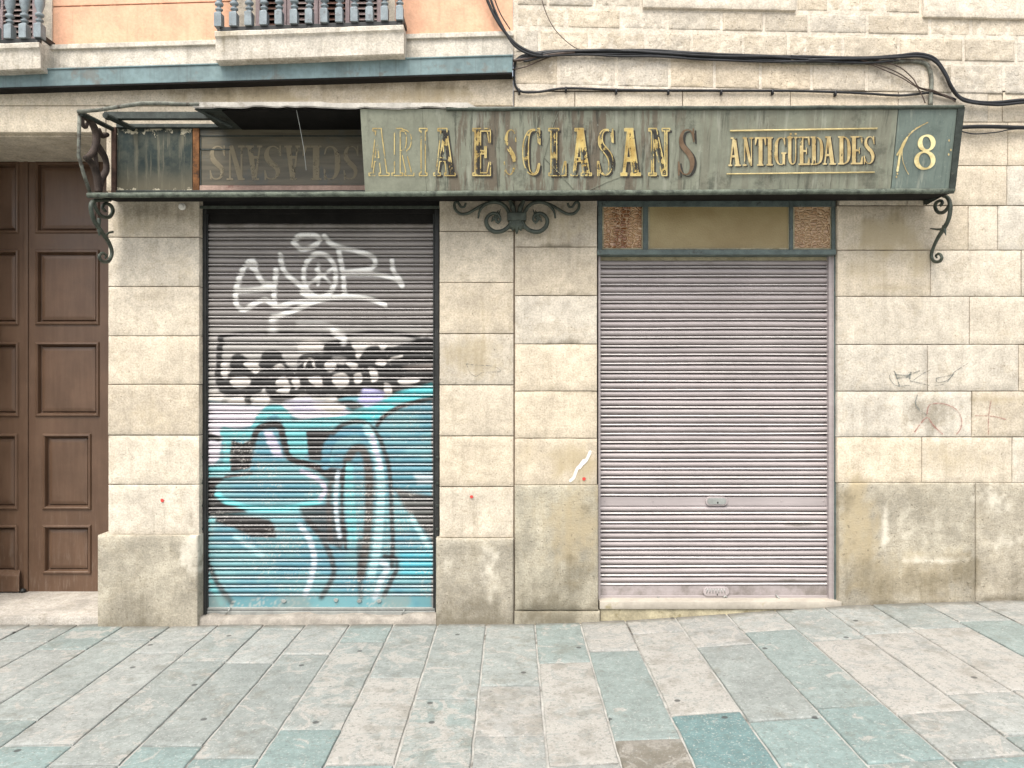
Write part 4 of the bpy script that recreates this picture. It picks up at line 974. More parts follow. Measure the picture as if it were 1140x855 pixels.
m = MB(); fr(217, 489, 228, 231, .005, .02, m); m.build('header_strip', M['green_iron'], s1, bevel=.002)

# --- right, mauve
s2 = shutter('roller_shutter', 'plain mauve-grey roller shutter with two oval lock plates, under the amber transom window', 668, 923, 0, 0, 284, 667, 38, 0, 'm')
k2 = lambda py0, py1, n, nc=140: curtain(667, 924.5, py0, py1, n, nc)
def wear2(X, Z):
    px_ = (X * kx + 570).ravel(); py_ = (427 - (Z - CZ) * kx).ravel(); w = np.zeros((len(px_), 3))
    for cx, cy, rx, ry, a in [(890, 583, 28, 3.5, .75), (760, 640, 90, 20, .3), (880, 645, 30, 3, .6), (795, 290, 140, 8, .35), (700, 645, 30, 18, .3), (672, 480, 6, 180, .3), (920, 480, 5, 180, .3)]:
        w[:, 0] = np.maximum(w[:, 0], a * (1 - sstep(.3, 1, np.hypot((px_ - cx) / rx, (py_ - cy) / ry))))
    if curtain.bead.size == len(px_): w[:, 1] = curtain.bead
    return w
X, Y, Z = k2(288.5, 551.8, 27); grid_obj(X, Y, Z, 'curtain', M['mauve'], s2, None, wear2(X, Z))
X, Y, Z = k2(562.5, 651, 9); grid_obj(X, Y, Z, 'lower_curtain', M['mauve'], s2, None, wear2(X, Z))
def rounded_plate(px0, px1, py0, py1, yf, yb, ratio=.5, nn=10):
    q0, q1 = U(px0, py1, yf), U(px1, py0, yf); r = (q1.z - q0.z) * ratio; pts = []
    for cx, cz, a in [(q1.x - r, q1.z - r, 0), (q0.x + r, q1.z - r, 90), (q0.x + r, q0.z + r, 180), (q1.x - r, q0.z + r, 270)]:
        pts += [(cx + r * math.cos(R(a + 90 * i / nn)), cz + r * math.sin(R(a + 90 * i / nn))) for i in range(nn + 1)]
    return pts, yf, yb
m = MB(); fr(667, 924.5, 552.2, 562.2, YS - .001, YS + .02, m)
for px in (673, 727, 870, 917): m.lathe(0, 0, [(.001, 0), (.001, 0)], 3) if False else fr(px - .8, px + .8, 556, 557.6, YS - .004, YS - .001, m)
lr = m.build('lock_rail', M['mauve'], s2, bevel=.002)
m = MB(); m.prism(*rounded_plate(785.5, 810.5, 552, 562, YS - .014, YS - .0015)); lp = m.build('lock_plate', M['mauve'], lr, bevel=.004)
m = MB(); m.prism(*rounded_plate(787.5, 808.5, 553.6, 560.4, YS - .0175, YS - .0143)); m.build('plate_centre', M['alu'], lp, bevel=.0015)
m = MB(); q = U(799, 558.6, YS - .018); m.prism([(q.x + .0055 * math.cos(a), q.z + .007 * math.sin(a)) for a in np.linspace(0, 2 * math.pi, 12, endpoint=False)], YS - .0192, YS - .0176); m.build('keyhole', M['black_metal'], lp)
X, Y, Z = flat_rail(667, 924.5, 650.8, 663.5, YS - .003, 0)
w = np.zeros((X.size, 3)); w[:, 0] = .55
br = grid_obj(X, Y, Z, 'bottom_rail', M['mauve'], s2, None, w)
X, Y, Z = flat_rail(667, 924.5, 661.8, 666.2, YS - .014, 0, nz=4)
m = MB(); fr(667, 924.5, 662, 666.3, YS - .013, YS + .02, m); m.build('rail_lip', M['mauve'], br, bevel=.002)
pts, a, b_ = rounded_plate(783, 812, 652.5, 663.2, YS - .020, YS - .0035, .48); m = MB(); m.prism(pts, a, b_)
lp = m.build('lock_plate', M['mauve'], br, bevel=.004)
m = MB()
for i in range(7):
    px = 788 + i * 3; c_ = .4 * (i - 3); m.tube([U(px, 654.4, YS - .021), U(px + c_, 659.5, YS - .0215)], .003, 6)
m.build('plate_rib', M['alu'], lp, smooth=True)
m = MB(); q = U(798.5, 661, YS - .02); m.box(q.x - .003, q.x + .003, YS - .0215, YS - .0201, q.z - .006, q.z + .008); m.build('keyhole', M['black_metal'], lp)
for a, b_, r in [((732, 663), (736, 669), .0035), ((764, 667), (768, 668.5), .003), ((863.5, 661), (870, 668), .0045)]:
    m = MB(); m.tube([U(*a, YS - .016), U((a[0] + b_[0]) / 2, (a[1] + b_[1]) / 2, YS - .03), U(*b_, YS - .04)], r, 7); m.build('hook_pin', M['alu'], s2, smooth=True)
m = MB(); q = U(807.5, 664.5, YS - .02); m.tube([(q.x + .011 * math.cos(a), q.y, q.z + .011 * math.sin(a)) for a in np.linspace(0, 6.28, 14)], .0035, 6); m.build('padlock_ring', M['alu'], s2, smooth=True)
m = MB(); fr(666, 668.6, 282, 668, .05, .11, m); m.build('guide_rail', M['mauve'], s2, bevel=.002)
m = MB(); fr(922.8, 927, 282, 668, .05, .11, m); fr(927, 928.6, 282, 668, .04, .11, m); m.build('guide_rail', M['mauve'], s2, bevel=.002)
m = MB(); fr(929, 933.5, 282.5, 668.2, .03, .11, m); m.build('side_jamb', M['teal_frame'], s2, bevel=.003)
m = MB(); fr(667, 924.5, 282.6, 289, YS + .002, .28, m); m.build('header_box', M['yellow_stone'], s2)

# ================================================================== SHOP SIGN
sg = thing('shop_sign', (.1, -.2, 2.78), 'long weathered green shop sign box with worn gold lettering, above the two roller shutters', 'sign')
# the face leans out: plane through its bottom and top front edges
YB, YT = -.285, -.40
ZB = CZ + (427 - 214) * (DIST + YB) / F; ZT = CZ + (427 - 120) * (DIST + YT) / F
def SF(px, py, off=0.0):
    """point of the sign's front plane seen at photo position (px,py), pushed out by off"""
    a = (px - 570) / F; c = (427 - py) / F; s = (YT - YB) / (ZT - ZB)
    # y = YB + s*(z-ZB), z = CZ + c*(DIST+y)
    y = (YB + s * (CZ + c * DIST - ZB)) / (1 - s * c)
    nrm = Vector((0, -1, s)).normalized()
    return Vector((a * (DIST + y), y, CZ + c * (DIST + y))) + nrm * off
def face_plate(mb, c4, th=.018, off=0, **k):
    mb.hexa([SF(*q, off) for q in c4], [SF(*q, off - th) for q in c4], **k)
top = lambda px: 121.5 - 3.5 * (px - 88) / 984; bot = lambda px: 215.5 - 4.0 * (px - 100) / 962
m = MB(); face_plate(m, [(475, bot(475)), (991, bot(991)), (1000, top(1000)), (470, top(470))]); m.build('fascia_board', M['board'], sg)
m = MB(); face_plate(m, [(406.5, bot(406)), (474.8, bot(475)), (469.8, top(470)), (401, top(401))], off=.001); m.build('fascia_board', M['board_flat'], sg, label='clean flat sage-green end of the fascia')
m = MB(); face_plate(m, [(991.8, bot(992)), (1057, bot(1057)), (1067, top(1067)), (1000.8, top(1001))], off=.002); m.build('number_board', M['board8'], sg)
# rails
def rail(mb, a, b, hw, y_in=.02, y_out=.012, n=50, j=.0015, seed=0):
    P = []
    for i in range(n + 1):
        t = i / n; px = a[0] + (b[0] - a[0]) * t; py = a[1] + (b[1] - a[1]) * t
        P.append(SF(px, py, .004) + Vector((0, 0, j * 2 * (vn(i * .7, seed, 3) - .5))))
    mb.tube(P, hw, 8)
m = MB(); rail(m, (98, 216.5), (1061, 211.6), .017, seed=1); m.build('bottom_rail', M['rail_green'], sg, smooth=True)
m = MB(); rail(m, (497, 120.5), (1072, 118.2), .013, seed=2); m.build('top_rail', M['green_iron'], sg, smooth=True)
m = MB(); m.hexa([SF(1055.5, 212, .012), SF(1062.5, 212, .012), SF(1073.5, 118, .012), SF(1065.5, 118, .012)], [SF(1055.5, 212, -.03), SF(1062.5, 212, -.03), SF(1073.5, 118, -.03), SF(1065.5, 118, -.03)]); m.build('side_rail', M['dark_iron'], sg, bevel=.004)
# closed right end, underside, roof sheet
xr_b, xr_t = SF(1060, 212).x, SF(1070, 119).x
m = MB(); m.add([SF(1060, 212), SF(1070, 119), (xr_t - .01, -.003, ZT + .02), (xr_b - .01, -.003, ZB - .01)], [(0, 1, 2, 3)]); m.add([SF(1058, 212), SF(1068, 119), (xr_t - .025, -.003, ZT + .02), (xr_b - .025, -.003, ZB - .01)], [(3, 2, 1, 0)]); m.build('end_board', M['dark_iron'], sg)
xl = SF(100, 215).x
m = MB(); m.hexa([(xl + .02, YB + .01, ZB - .012), (xr_b - .01, YB + .01, ZB - .004), (xr_b - .01, YB + .01, ZB + .010), (xl + .02, YB + .01, ZB + .002)], [(xl + .02, -.003, ZB + .014), (xr_b - .01, -.003, ZB + .022), (xr_b - .01, -.003, ZB + .036), (xl + .02, -.003, ZB + .030)]); m.build('underside_board', M['dark_void'], sg, bevel=.002)  # near-black colour stands in for the shade beneath the sign
m = MB(); x0 = SF(216, 118).x; n = 90; r1 = []; r2 = []; r3 = []; r4 = []
for i in range(n + 1):
    x = x0 + (SF(1072, 118).x - x0) * i / n; pxx = 216 + (1072 - 216) * i / n
    rag = 0 if pxx > 527 else .012 * (vn(i * .55, 2, 8) - .6) + .010 * (vn(i * 1.9, 5, 8) - .5); lift = .012 if pxx < 360 else .004
    f_ = SF(pxx, top(pxx) - 3.2, .012) if pxx < 527 else SF(pxx, top(pxx) + 1, -.012)
    r1.append(f_ + Vector((0, 0, rag + lift - .012))); r2.append(f_ + Vector((0, .004, .016 + lift)))
    r3.append(Vector((x, -.2, ZT + .034))); r4.append(Vector((x, -.003, ZT + .045)))
m.sheet([r1, r2, r3, r4])
m.sheet([[q + Vector((0, .003, -.006)) for q in r] for r in (r4, r3, r2, r1)])
m.build('roof_sheet', M['roofzinc'] if 'roofzinc' in M else plain('weathered_zinc', (.34, .32, .28), .6, .2, 9, .2, speck=((.15, .13, .10), 10, .55, .6)), sg, smooth=True, autosmooth=40)
# roof underside boards make the open bay dark
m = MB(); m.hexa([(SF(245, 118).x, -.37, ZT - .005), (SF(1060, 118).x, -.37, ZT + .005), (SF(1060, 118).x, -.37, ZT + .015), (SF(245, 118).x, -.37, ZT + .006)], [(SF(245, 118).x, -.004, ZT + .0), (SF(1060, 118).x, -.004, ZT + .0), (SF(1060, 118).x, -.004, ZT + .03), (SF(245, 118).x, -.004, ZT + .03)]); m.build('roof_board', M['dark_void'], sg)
# open bay on the left: back panels standing against the wall
m = MB(); fr(129, 214, 141, 214, -.022, -.004, m); m.build('back_panel', M['back_glass'], sg, label='dark blue peeling back panel in the open left bay')
m = MB(); fr(214.4, 221.5, 140, 216, -.034, -.004, m); m.build('mullion', M['rust'], sg, bevel=.003)
m = MB(); fr(123.5, 128.8, 140, 216, -.04, -.004, m); m.build('mullion', M['dark_rust'], sg, bevel=.003)
m = MB(); fr(222, 418, 143, 205, -.02, -.004, m); gb = m.build('ghost_board', M['ghost_board'], sg)
m = MB(); fr(222, 418, 205.3, 214, -.05, -.004, m); m.build('bottom_batten', plain('pinkish_batten', (.36, .25, .20), .8, .2, 8, .3, speck=((.16, .06, .045), 9, .58, .6)), sg, bevel=.003)
m = MB(); fr(129, 417, 136.5, 140.8, -.05, -.004, m); fr(129, 417, 210.5, 213, -.06, -.052, m); m.build('back_rail', M['dark_iron'], sg, bevel=.003)
m = MB(); fr(222, 256, 164.5, 166, -.0235, -.0201, m); fr(222, 418, 149.5, 151, -.0235, -.0201, m); fr(222, 224, 150, 205, -.0235, -.0201, m); m.build('glass_strip', M['dark_iron'], sg)
# bare roof frame of the open bay
m = MB()
m.tube([SF(*q, .004) for q in [(87, 123.5), (110, 121.5), (135, 117.5), (158, 114.2), (180, 114), (205, 115), (222, 115.2)]], [.013, .012, .014, .013, .012, .012], 8)
m.build('bent_rail', M['grey_iron'], sg, smooth=True)
m = MB()
m.tube([SF(90, 125), (SF(90, 125).x, -.04, ZT - .0)], .016, 8); m.tube([SF(112, 124) + Vector((0, .05, 0)), (SF(112, 124).x + .02, -.04, ZT + .0)], .018, 8)
m.box(SF(100, 120).x, SF(240, 120).x, -.24, -.20, ZT - .002, ZT + .040); m.tube([(SF(216, 118).x, -.38, ZT + .01), (SF(216, 118).x + .16, -.22, ZT - .05)], .012, 8); m.box(SF(216, 118).x + .02, SF(250, 118).x, -.37, -.03, ZT + .0, ZT + .02)
m.build('roof_frame', M['dark_iron'], sg)
m = MB(); XL = -2.645
m.tube([UX(88.5, 122, XL), UX(88, 150, XL), UX(87.5, 172, XL), UX(93, 192, XL), UX(101, 216, XL)], .011, 8); m.build('end_post', M['grey_iron'], sg, smooth=True)
e = lambda L: [UX(80 + a / 4.07, 90 + b / 4.07, XL) for a, b in L]
m = MB()
for L, r in [([(45, 150), (75, 170), (100, 205), (112, 250), (104, 300), (82, 335), (60, 345)], [.016, .020, .022, .024, .022, .02, .016]), ([(108, 280), (130, 310), (152, 350), (156, 400), (135, 440), (122, 490)], [.024, .022, .02, .02, .022, .02]), ([(62, 342), (90, 370), (108, 410), (120, 470), (122, 500)], [.018, .02, .022, .024, .022]), ([(48, 150), (50, 195), (62, 205), (70, 190)], .012), ([(120, 215), (135, 245), (160, 240)], .016), ([(104, 300), (112, 380), (125, 440)], .014)]:
    m.tube(spline([tuple(q) for q in e(L)], 5), r, 8, flat=1.0)
m.build('end_openwork', plain('brown_iron', (.055, .04, .032), .75, .4, 18, .6, speck=((.03, .025, .02), 14, .55, .6)), sg, smooth=True)
# a loose wire and cracks
m = MB(); m.tube([SF(329, 121, -.02), SF(332, 140, -.04), SF(336, 165, -.05), SF(338, 188, -.06)], .002, 5); m.build('loose_wire', M['alu'], sg)
m = MB(); m.tube([SF(621, 124, .003), SF(614, 143, .003), SF(605.5, 174, .004), SF(620, 189, .003), SF(640, 211, .003)], .0022, 5); m.tube([SF(700, 192, .002), SF(675, 202, .002), SF(655, 211, .002)], .0014, 5); m.build('crack', M['board_flat'], sg)

# ---- lettering
def glyph(ch):
    P, L = [], []          # polygons, variable strokes, in a box 1 wide and 1 high
    sv = lambda x0, x1, y: P.append([(x0, y), (x1, y), (x1, y + .055), (x0, y + .055)])
    if ch == 'A':
        P += [[(.10, 0), (.20, 0), (.50, 1), (.36, 1)], [(.34, 1), (.62, 1), (.94, 0), (.62, 0)], [(.22, .30), (.80, .30), (.78, .38), (.24, .38)]]; sv(0, .32, 0); sv(.52, 1.04, 0); sv(.20, .64, .945)
    elif ch == 'R':
        P += [[(.12, 0), (.40, 0), (.40, 1), (.12, 1)], [(.46, .52), (.68, .52), (.98, 0), (.70, 0)]]; L.append(([(.36, .965), (.62, .95), (.78, .87), (.82, .75), (.76, .61), (.60, .53), (.36, .51)], [.03, .045, .10, .12, .10, .045, .03])); sv(0, .52, 0); sv(0, .5, .945); sv(.62, 1.06, 0)
    elif ch == 'I':
        P += [[(.22, 0), (.78, 0), (.78, 1), (.22, 1)]]; sv(0, 1, 0); sv(0, 1, .945)
    elif ch == 'E':
        P += [[(.12, 0), (.44, 0), (.44, 1), (.12, 1)], [(.4, .46), (.72, .46), (.72, .53), (.4, .53)], [(.68, .38), (.76, .38), (.76, .62), (.68, .62)], [(.4, .94), (1, .94), (1, .70), (.92, .70), (.82, .94)], [(.4, 0), (1, 0), (1, .28), (.92, .28), (.80, .06), (.4, .06)]]; sv(0, .9, 0); sv(0, .98, .945)
    elif ch == 'L':
        P += [[(.12, 0), (.46, 0), (.46, 1), (.12, 1)], [(.4, 0), (1, 0), (1, .30), (.92, .30), (.78, .06), (.4, .06)]]; sv(0, .9, 0); sv(0, .58, .945)
    elif ch == 'T':
        P += [[(.34, 0), (.68, 0), (.68, 1), (.34, 1)], [(0, 1), (0, .72), (.08, .72), (.22, .94), (.80, .94), (.92, .72), (1, .72), (1, 1)]]; sv(.2, .82, 0)
    elif ch == 'N':
        P += [[(.14, 0), (.24, 0), (.24, 1), (.14, 1)], [(.08, 1), (.38, 1), (.90, 0), (.66, 0)], [(.80, 0), (.90, 0), (.90, 1), (.80, 1)]]; sv(0, .38, 0); sv(0, .36, .945); sv(.66, 1.04, .945)
    elif ch == 'D':
        P += [[(.12, 0), (.42, 0), (.42, 1), (.12, 1)]]; L.append(([(.36, .965), (.60, .95), (.80, .85), (.87, .65), (.88, .5), (.87, .35), (.80, .15), (.60, .05), (.36, .035)], [.03, .045, .09, .12, .125, .12, .09, .045, .03])); sv(0, .5, 0); sv(0, .5, .945)
    elif ch == 'U':
        L.append(([(.28, .98), (.28, .5), (.28, .25), (.38, .08), (.56, .045), (.74, .10), (.82, .25), (.83, .6), (.83, .98)], [.15, .15, .145, .09, .05, .045, .05, .05, .05])); sv(.02, .56, .945); sv(.66, 1, .945)
    elif ch in 'CG':
        L.append(([(.90, .80), (.80, .93), (.58, .97), (.34, .90), (.20, .70), (.18, .5), (.20, .30), (.34, .10), (.58, .03), (.80, .08), (.90, .24)], [.05, .04, .035, .08, .14, .155, .14, .08, .035, .045, .04])); P.append([(.84, 1), (.94, 1), (.96, .66), (.86, .70)])
        if ch == 'G': P += [[(.62, .40), (1.04, .40), (1.04, .46), (.62, .46)], [(.72, .08), (.94, .02), (.94, .44), (.72, .44)]]
    elif ch == 'S':
        L.append(([(.86, .80), (.78, .92), (.58, .97), (.34, .93), (.22, .80), (.26, .66), (.46, .55), (.68, .44), (.80, .30), (.76, .14), (.60, .04), (.38, .03), (.20, .10), (.10, .24)], [.04, .04, .03, .06, .10, .13, .145, .145, .13, .09, .045, .03, .04, .05])); P += [[(.82, 1), (.90, 1), (.93, .70), (.85, .72)], [(.05, .30), (.13, .30), (.14, .0), (.06, .0)]]
    return P, L
def glyph_field(ch, rot=False):
    P, L = glyph(ch)
    def fld(X, Y, sx, sy):
        """X,Y in unit box; sx,sy: physical size so that distances come out round"""
        if rot: X, Y = 1 - X, 1 - Y
        d = np.full(X.shape, 1e9)
        for q in P: d = np.minimum(d, d_poly(X * sx, Y * sy, [(a * sx, b * sy) for a, b in q]))
        for pts, w in L:
            sp = spline([(a, b, c) for (a, b), c in zip(pts, w)], 4)
            d = np.minimum(d, d_line(X * sx, Y * sy, [(q[0] * sx, q[1] * sy) for q in sp], [max(.4 * q[2], q[2] * 1.0) * sx for q in sp]))
        return d
    return fld
def put_glyph(mb, ch, x0, x1, y0, y1, to3, mode='fill', rot=False, lw=.65, shift=(0, 0), step=.5, slant=0):
    """box in photo px; y0 = top"""
    sx, sy = x1 - x0, y1 - y0; fld = glyph_field(ch, rot)
    gx = np.arange(x0 - 2.5, x1 + 2.5, step); gy = np.arange(y0 - 2.5, y1 + 2.5, step)
    def f(X, Y):
        d = fld((X - x0) / sx, (y1 - Y) / sy, sx, sy)
        return np.abs(d) - lw if mode == 'line' else (d + .3 if mode == 'inner' else d)
    mb.mask(f, gx, gy, lambda a, b: to3(a + shift[0] + slant * (b - y0), b + shift[1]))
# shop name: outline in gold, gold fill where it has survived, dark shade behind
name_ = [('A', 411, 432.5, 'line'), ('R', 436.5, 459.5, 'line'), ('I', 467, 475.5, 'line'), ('A', 483, 506, 'half'), ('E', 526.5, 546, 'half'), ('S', 560, 576, 'rest'), ('C', 581.5, 602, 'half'), ('L', 611, 630, 'half'), ('A', 635.5, 657.5, 'full'), ('S', 664, 684, 'half'), ('A', 691, 712, 'full'), ('N', 722, 744.5, 'half'), ('S', 753.5, 774.5, 'bare')]
ml, mw, mf, ms, mbare, mr = MB(), MB(), MB(), MB(), MB(), MB()
for i, (ch, a, b_, st_) in enumerate(name_):
    t3 = lambda o: (lambda px, py: SF(px, py, o))
    ya, yb_ = 142.0, 194.5
    if st_ in ('half', 'full', 'bare'): put_glyph(ms, ch, a, b_, ya, yb_, t3(.0042), shift=(2.6, 2.2))
    if st_ == 'bare': put_glyph(mbare, ch, a, b_, ya, yb_, t3(.0052)); continue
    if st_ == 'rest': put_glyph(mr, ch, a, b_, ya, yb_, t3(.0052)); continue
    put_glyph(ml, ch, a, b_, ya, yb_, t3(.0060), 'line', lw=.55 if st_ == 'line' else .6)
    if st_ == 'half': put_glyph(mw, ch, a, b_, ya, yb_, t3(.0052))
    if st_ == 'full': put_glyph(mf, ch, a, b_, ya, yb_, t3(.0052))
ms.build('letter_shade', M['lshade'], sg); ml.build('letter_outline', M['gold_line'], sg); mw.build('worn_letters', M['gold_worn'], sg); mf.build('gilded_letters', M['gold'], sg); mr.build('worn_letter', gold('half_lost_gold', (.46, .35, .13), .545), sg); mbare.build('bare_letter', M['brown_letter'], sg)
trade = [('A', 810.5, 824), ('N', 826.5, 838), ('T', 840, 852.5), ('I', 853, 860), ('G', 861, 874.5), ('U', 875.5, 887.5), ('E', 888.5, 901), ('D', 902, 916), ('A', 915.5, 929.5), ('D', 932.5, 946.5), ('E', 946.5, 960), ('S', 960.5, 974)]
mf, ms = MB(), MB()
for ch, a, b_ in trade:
    u = (a - 810) / 165; ya, yb_ = 152.0 - 1.8 * u, 184 - 2.5 * u
    put_glyph(mf, ch, a, b_, ya, yb_, lambda px, py: SF(px, py, .0055), step=.36); put_glyph(ms, ch, a, b_, ya, yb_, lambda px, py: SF(px, py, .0045), shift=(1.5, 1.1), step=.4)
for px in (880, 885.5): mf.mask(lambda X, Y: np.hypot(X - px, Y - 148.2) - 1.3, np.arange(px - 2, px + 2, .3), np.arange(146, 151, .3), lambda a, b: SF(a, b, .0055))
mf.build('trade_letters', M['gold_pale'], sg); ms.build('letter_shade', M['lshade'], sg)
m = MB(); m.tube([SF(812.5, 144.8, .007), SF(976, 142.2, .007)], .0052, 8); m.tube([SF(808.5, 192.8, .007), SF(973, 190.8, .007)], .0042, 8); m.build('gold_rule', plain('gold_rule_paint', (.55, .44, .21), .45, .2, 20, .2), sg, smooth=True)
# number 18 in its oval flourish
m = MB()
def eight(X, Y):
    d = 1e9
    for cx, cy, rx, ry in ((1031, 158.2, 7.3, 8.2), (1029, 177.5, 9.2, 9.4)):
        pts = ell(cx, cy, rx, ry, 36); w = [.95 + 1.75 * abs(math.cos(R(360 * i / 36 + 12))) ** 1.6 for i in range(37)]
        d = np.minimum(d, d_line(X, Y, pts, w))
    return d
m.mask(eight, np.arange(1012, 1048, .4), np.arange(144, 194, .4), lambda a, b: SF(a, b, .0065))
one = [tuple(q) for q in spline([(998.5, 189, 1.3), (1000, 180, 1.2), (1001.5, 170, 1.1), (1005, 160, 1.7), (1009.5, 152, 1.0)], 5)]
m.mask(lambda X, Y: np.minimum(np.minimum(d_line(X, Y, [(q[0], q[1]) for q in one], [q[2] for q in one]), d_line(X, Y, [(998.2, 171.5), (1002.5, 163.5)], [.9, .7])), d_line(X, Y, [(1003.5, 172), (1004, 160)], [.5, .9])), np.arange(990, 1016, .4), np.arange(146, 194, .4), lambda a, b: SF(a, b, .0065))
m.build('numeral', M['num'], sg)
m = MB()
fl = [tuple(q) for q in spline([(1009.5, 151.5), (1015, 146), (1022, 141), (1028, 137.5), (1032.5, 135.3)], 5)]
m.mask(lambda X, Y: np.minimum(d_line(X, Y, fl, .55) + .6 * (vn(X * .8, Y * .8, 4) - .35), d_line(X, Y, [(1011, 148), (1020, 141.5), (1024, 139)], .5) + .8 * (vn(X * .6, Y * .6, 7) - .4)), np.arange(1004, 1036, .4), np.arange(132, 156, .4), lambda a, b: SF(a, b, .0065))
m.mask(lambda X, Y: d_line(X, Y, [(1003.5, 172), (1005, 180), (1008, 188), (1011, 193)], .35), np.arange(1000, 1014, .35), np.arange(170, 196, .35), lambda a, b: SF(a, b, .0063))
for px, py in ((998.5, 192.5), (997.5, 196), (1056, 155.5), (1058, 166), (1055.5, 171)): m.mask(lambda X, Y: np.hypot(X - px, (Y - py) * .7) - .9, np.arange(px - 2, px + 2, .3), np.arange(py - 3, py + 3, .3), lambda a, b: SF(a, b, .0065))
m.build('flourish', M['gold_pale'], sg)
# ghost of the same name, upside down on the old back board
m = MB()
for ch, a, b_ in [('S', 232, 251.5), ('N', 253, 272.5), ('A', 274, 292), ('S', 292.5, 314), ('A', 317, 334), ('L', 337, 358), ('C', 359.5, 379.5), ('S', 381, 400)]:
    put_glyph(m, ch, a, b_, 161, 199.5, lambda px, py: U(px, py, -.0225), rot=True, step=.55)
m.build('ghost_letters', M['ghost'], gb)

# ---- iron scroll brackets that carry the sign
def scroll(mb, pts, r, X=None, y=None, n=6):
    q = [UX(a, b, X) if X is not None else U(a, b, y) for a, b in pts]
    mb.tube(spline([tuple(v) for v in q], n), r, 8)
def scroll2(mb, pts, r, **k): scroll(mb, pts, [.68 * a for a in r], **k)
m = MB(); XR_ = 2.775
scroll(m, [(1047, 228), (1049, 225), (1047.5, 222.5), (1043, 224), (1041, 229), (1044, 235), (1050, 235.5), (1055.5, 230), (1057.5, 224), (1055, 219), (1050, 216.5)], [.010, .011, .012, .012, .011], X=XR_)
scroll(m, [(1050, 217), (1055.5, 220), (1058, 230), (1056, 243), (1050.5, 254), (1044, 264), (1039, 275), (1037, 284), (1040, 290), (1046, 290), (1048.5, 285.5), (1045.5, 281.5), (1042, 283.5), (1043, 286)], [.011, .013, .014, .013, .011, .010, .011, .010, .008, .006], X=XR_)
scroll(m, [(1051, 252), (1047.5, 254.5), (1036, 253.5)], [.012, .009, .004], X=XR_); scroll(m, [(1051, 250), (1052, 256), (1053, 261)], [.013, .009, .002], X=XR_)
m.lathe(0, 0, [(.001, 0), (.001, .001)], 4) if False else None
m.build('bracket', M['green_iron'], sg, smooth=True)
m = MB(); XB_ = -2.62; z0 = lambda L: [(a / 2.85, b / 2.85) for a, b in L]
scroll(m, z0([(335, 668), (325, 655), (335, 643), (352, 650), (358, 668), (346, 686), (322, 682), (305, 660), (298, 640)]), [.009, .011, .013, .012, .011], X=XB_)
scroll(m, z0([(350, 632), (300, 634), (288, 655), (298, 695), (322, 732), (346, 768), (355, 800), (344, 826), (324, 826), (315, 810), (326, 800), (338, 808), (334, 816)]), [.011, .013, .014, .014, .013, .012, .011, .010, .008, .006], X=XB_)
scroll(m, z0([(315, 690), (313, 720), (316, 745)]), [.012, .011, .006], X=XB_); scroll(m, z0([(335, 745), (345, 736), (358, 733)]), [.009, .006, .008], X=XB_)
m.build('bracket', M['grey_green'] if 'grey_green' in M else M['green_iron'], sg, smooth=True)
m = MB(); c6 = lambda L, f: [((490 + (a if not f else 1080 - a) / 6.333), 190 + b / 6.333) for a, b in L]
for f in (False, True):
    scroll2(m, c6([(180, 222), (172, 246), (150, 250), (136, 232), (120, 214), (102, 226), (106, 264), (140, 296), (190, 296), (245, 266), (290, 240), (330, 222)], f), [.011, .012, .014, .015, .015, .014], y=-.045)
    scroll2(m, c6([(268, 330), (278, 280), (310, 238), (360, 216), (420, 220), (460, 248), (484, 286)], f), [.008, .013, .016, .018, .018, .018], y=-.05)
    scroll2(m, c6([(500, 345), (482, 388), (440, 418), (385, 424), (340, 395), (324, 350), (340, 312), (375, 294), (410, 304), (424, 335), (410, 360), (390, 352)], f), [.016, .020, .022, .022, .020, .018, .016, .013, .010, .008], y=-.055)
    for L in ([(385, 320), (410, 272)], [(390, 330), (420, 300), (425, 265)], [(385, 330), (410, 370)], [(380, 320), (360, 355)]): scroll2(m, c6([L[0], ((L[0][0] + L[1][0]) / 2 + 3, (L[0][1] + L[1][1]) / 2), L[-1]], f), [.016, .013, .003], y=-.05)
m.build('wall_scroll', M['green_iron'], sg, smooth=True)
m = MB(); q0, q1 = U(564.5, 244.5, -.07), U(586, 235, -.07); m.box(q0.x, q1.x, -.075, -.02, q0.z, q1.z); m.build('scroll_clamp', M['green_iron'], sg, bevel=.006)
m = MB()
for dx, dz in ((0, 0), (-5, 3.5), (5, 3.5), (-9, 6), (9, 6)):
    scroll(m, [(575.3 + dx * .25, 244), (575.3 + dx * .7, 251), (575.3 + dx, 259.5 - dz)], [.018, .022, .004], y=-.05)
for dx in (-3, 3): scroll(m, [(575.3 + dx, 236), (575.3 + dx * 1.5, 229), (575.3 + dx * 2.6, 222)], [.014, .018, .012], y=-.05)
m.build('scroll_leaf', M['green_iron'], sg, smooth=True)

# ================================================================== CABLES and small things
def cab(mb, pts, r, y=-.03, wob=.004, sd=0, n=7):
    P = spline([tuple(U(a, b, y)) for a, b in pts], n); rr = random.Random(sd); a0 = rr.uniform(0, 50)
    mb.tube([Vector((q[0], q[1] + wob * (float(vn(q[0] * 6 + a0, q[2] * 6, sd)) - .5), q[2] + 2 * wob * (float(vn(q[0] * 3 + a0, q[2] * 2, sd + 5)) - .5))) for q in P], r, 7)
m = MB(); base = [(585, 63), (620, 58), (700, 57), (790, 61.5), (880, 64), (960, 66), (1000, 63)]
for i in range(7):
    dy = [-3, -1.5, 0, 1.2, 2.4, 3.4, -.5][i]
    cab(m, [(574 + 3 * i, 66 - i * .8)] + [(a, b_ + dy) for a, b_ in base[:5 + (i % 3)]], .009 if i < 4 else .007, -.028 - .006 * (i % 3), .012, 20 + i, 8)
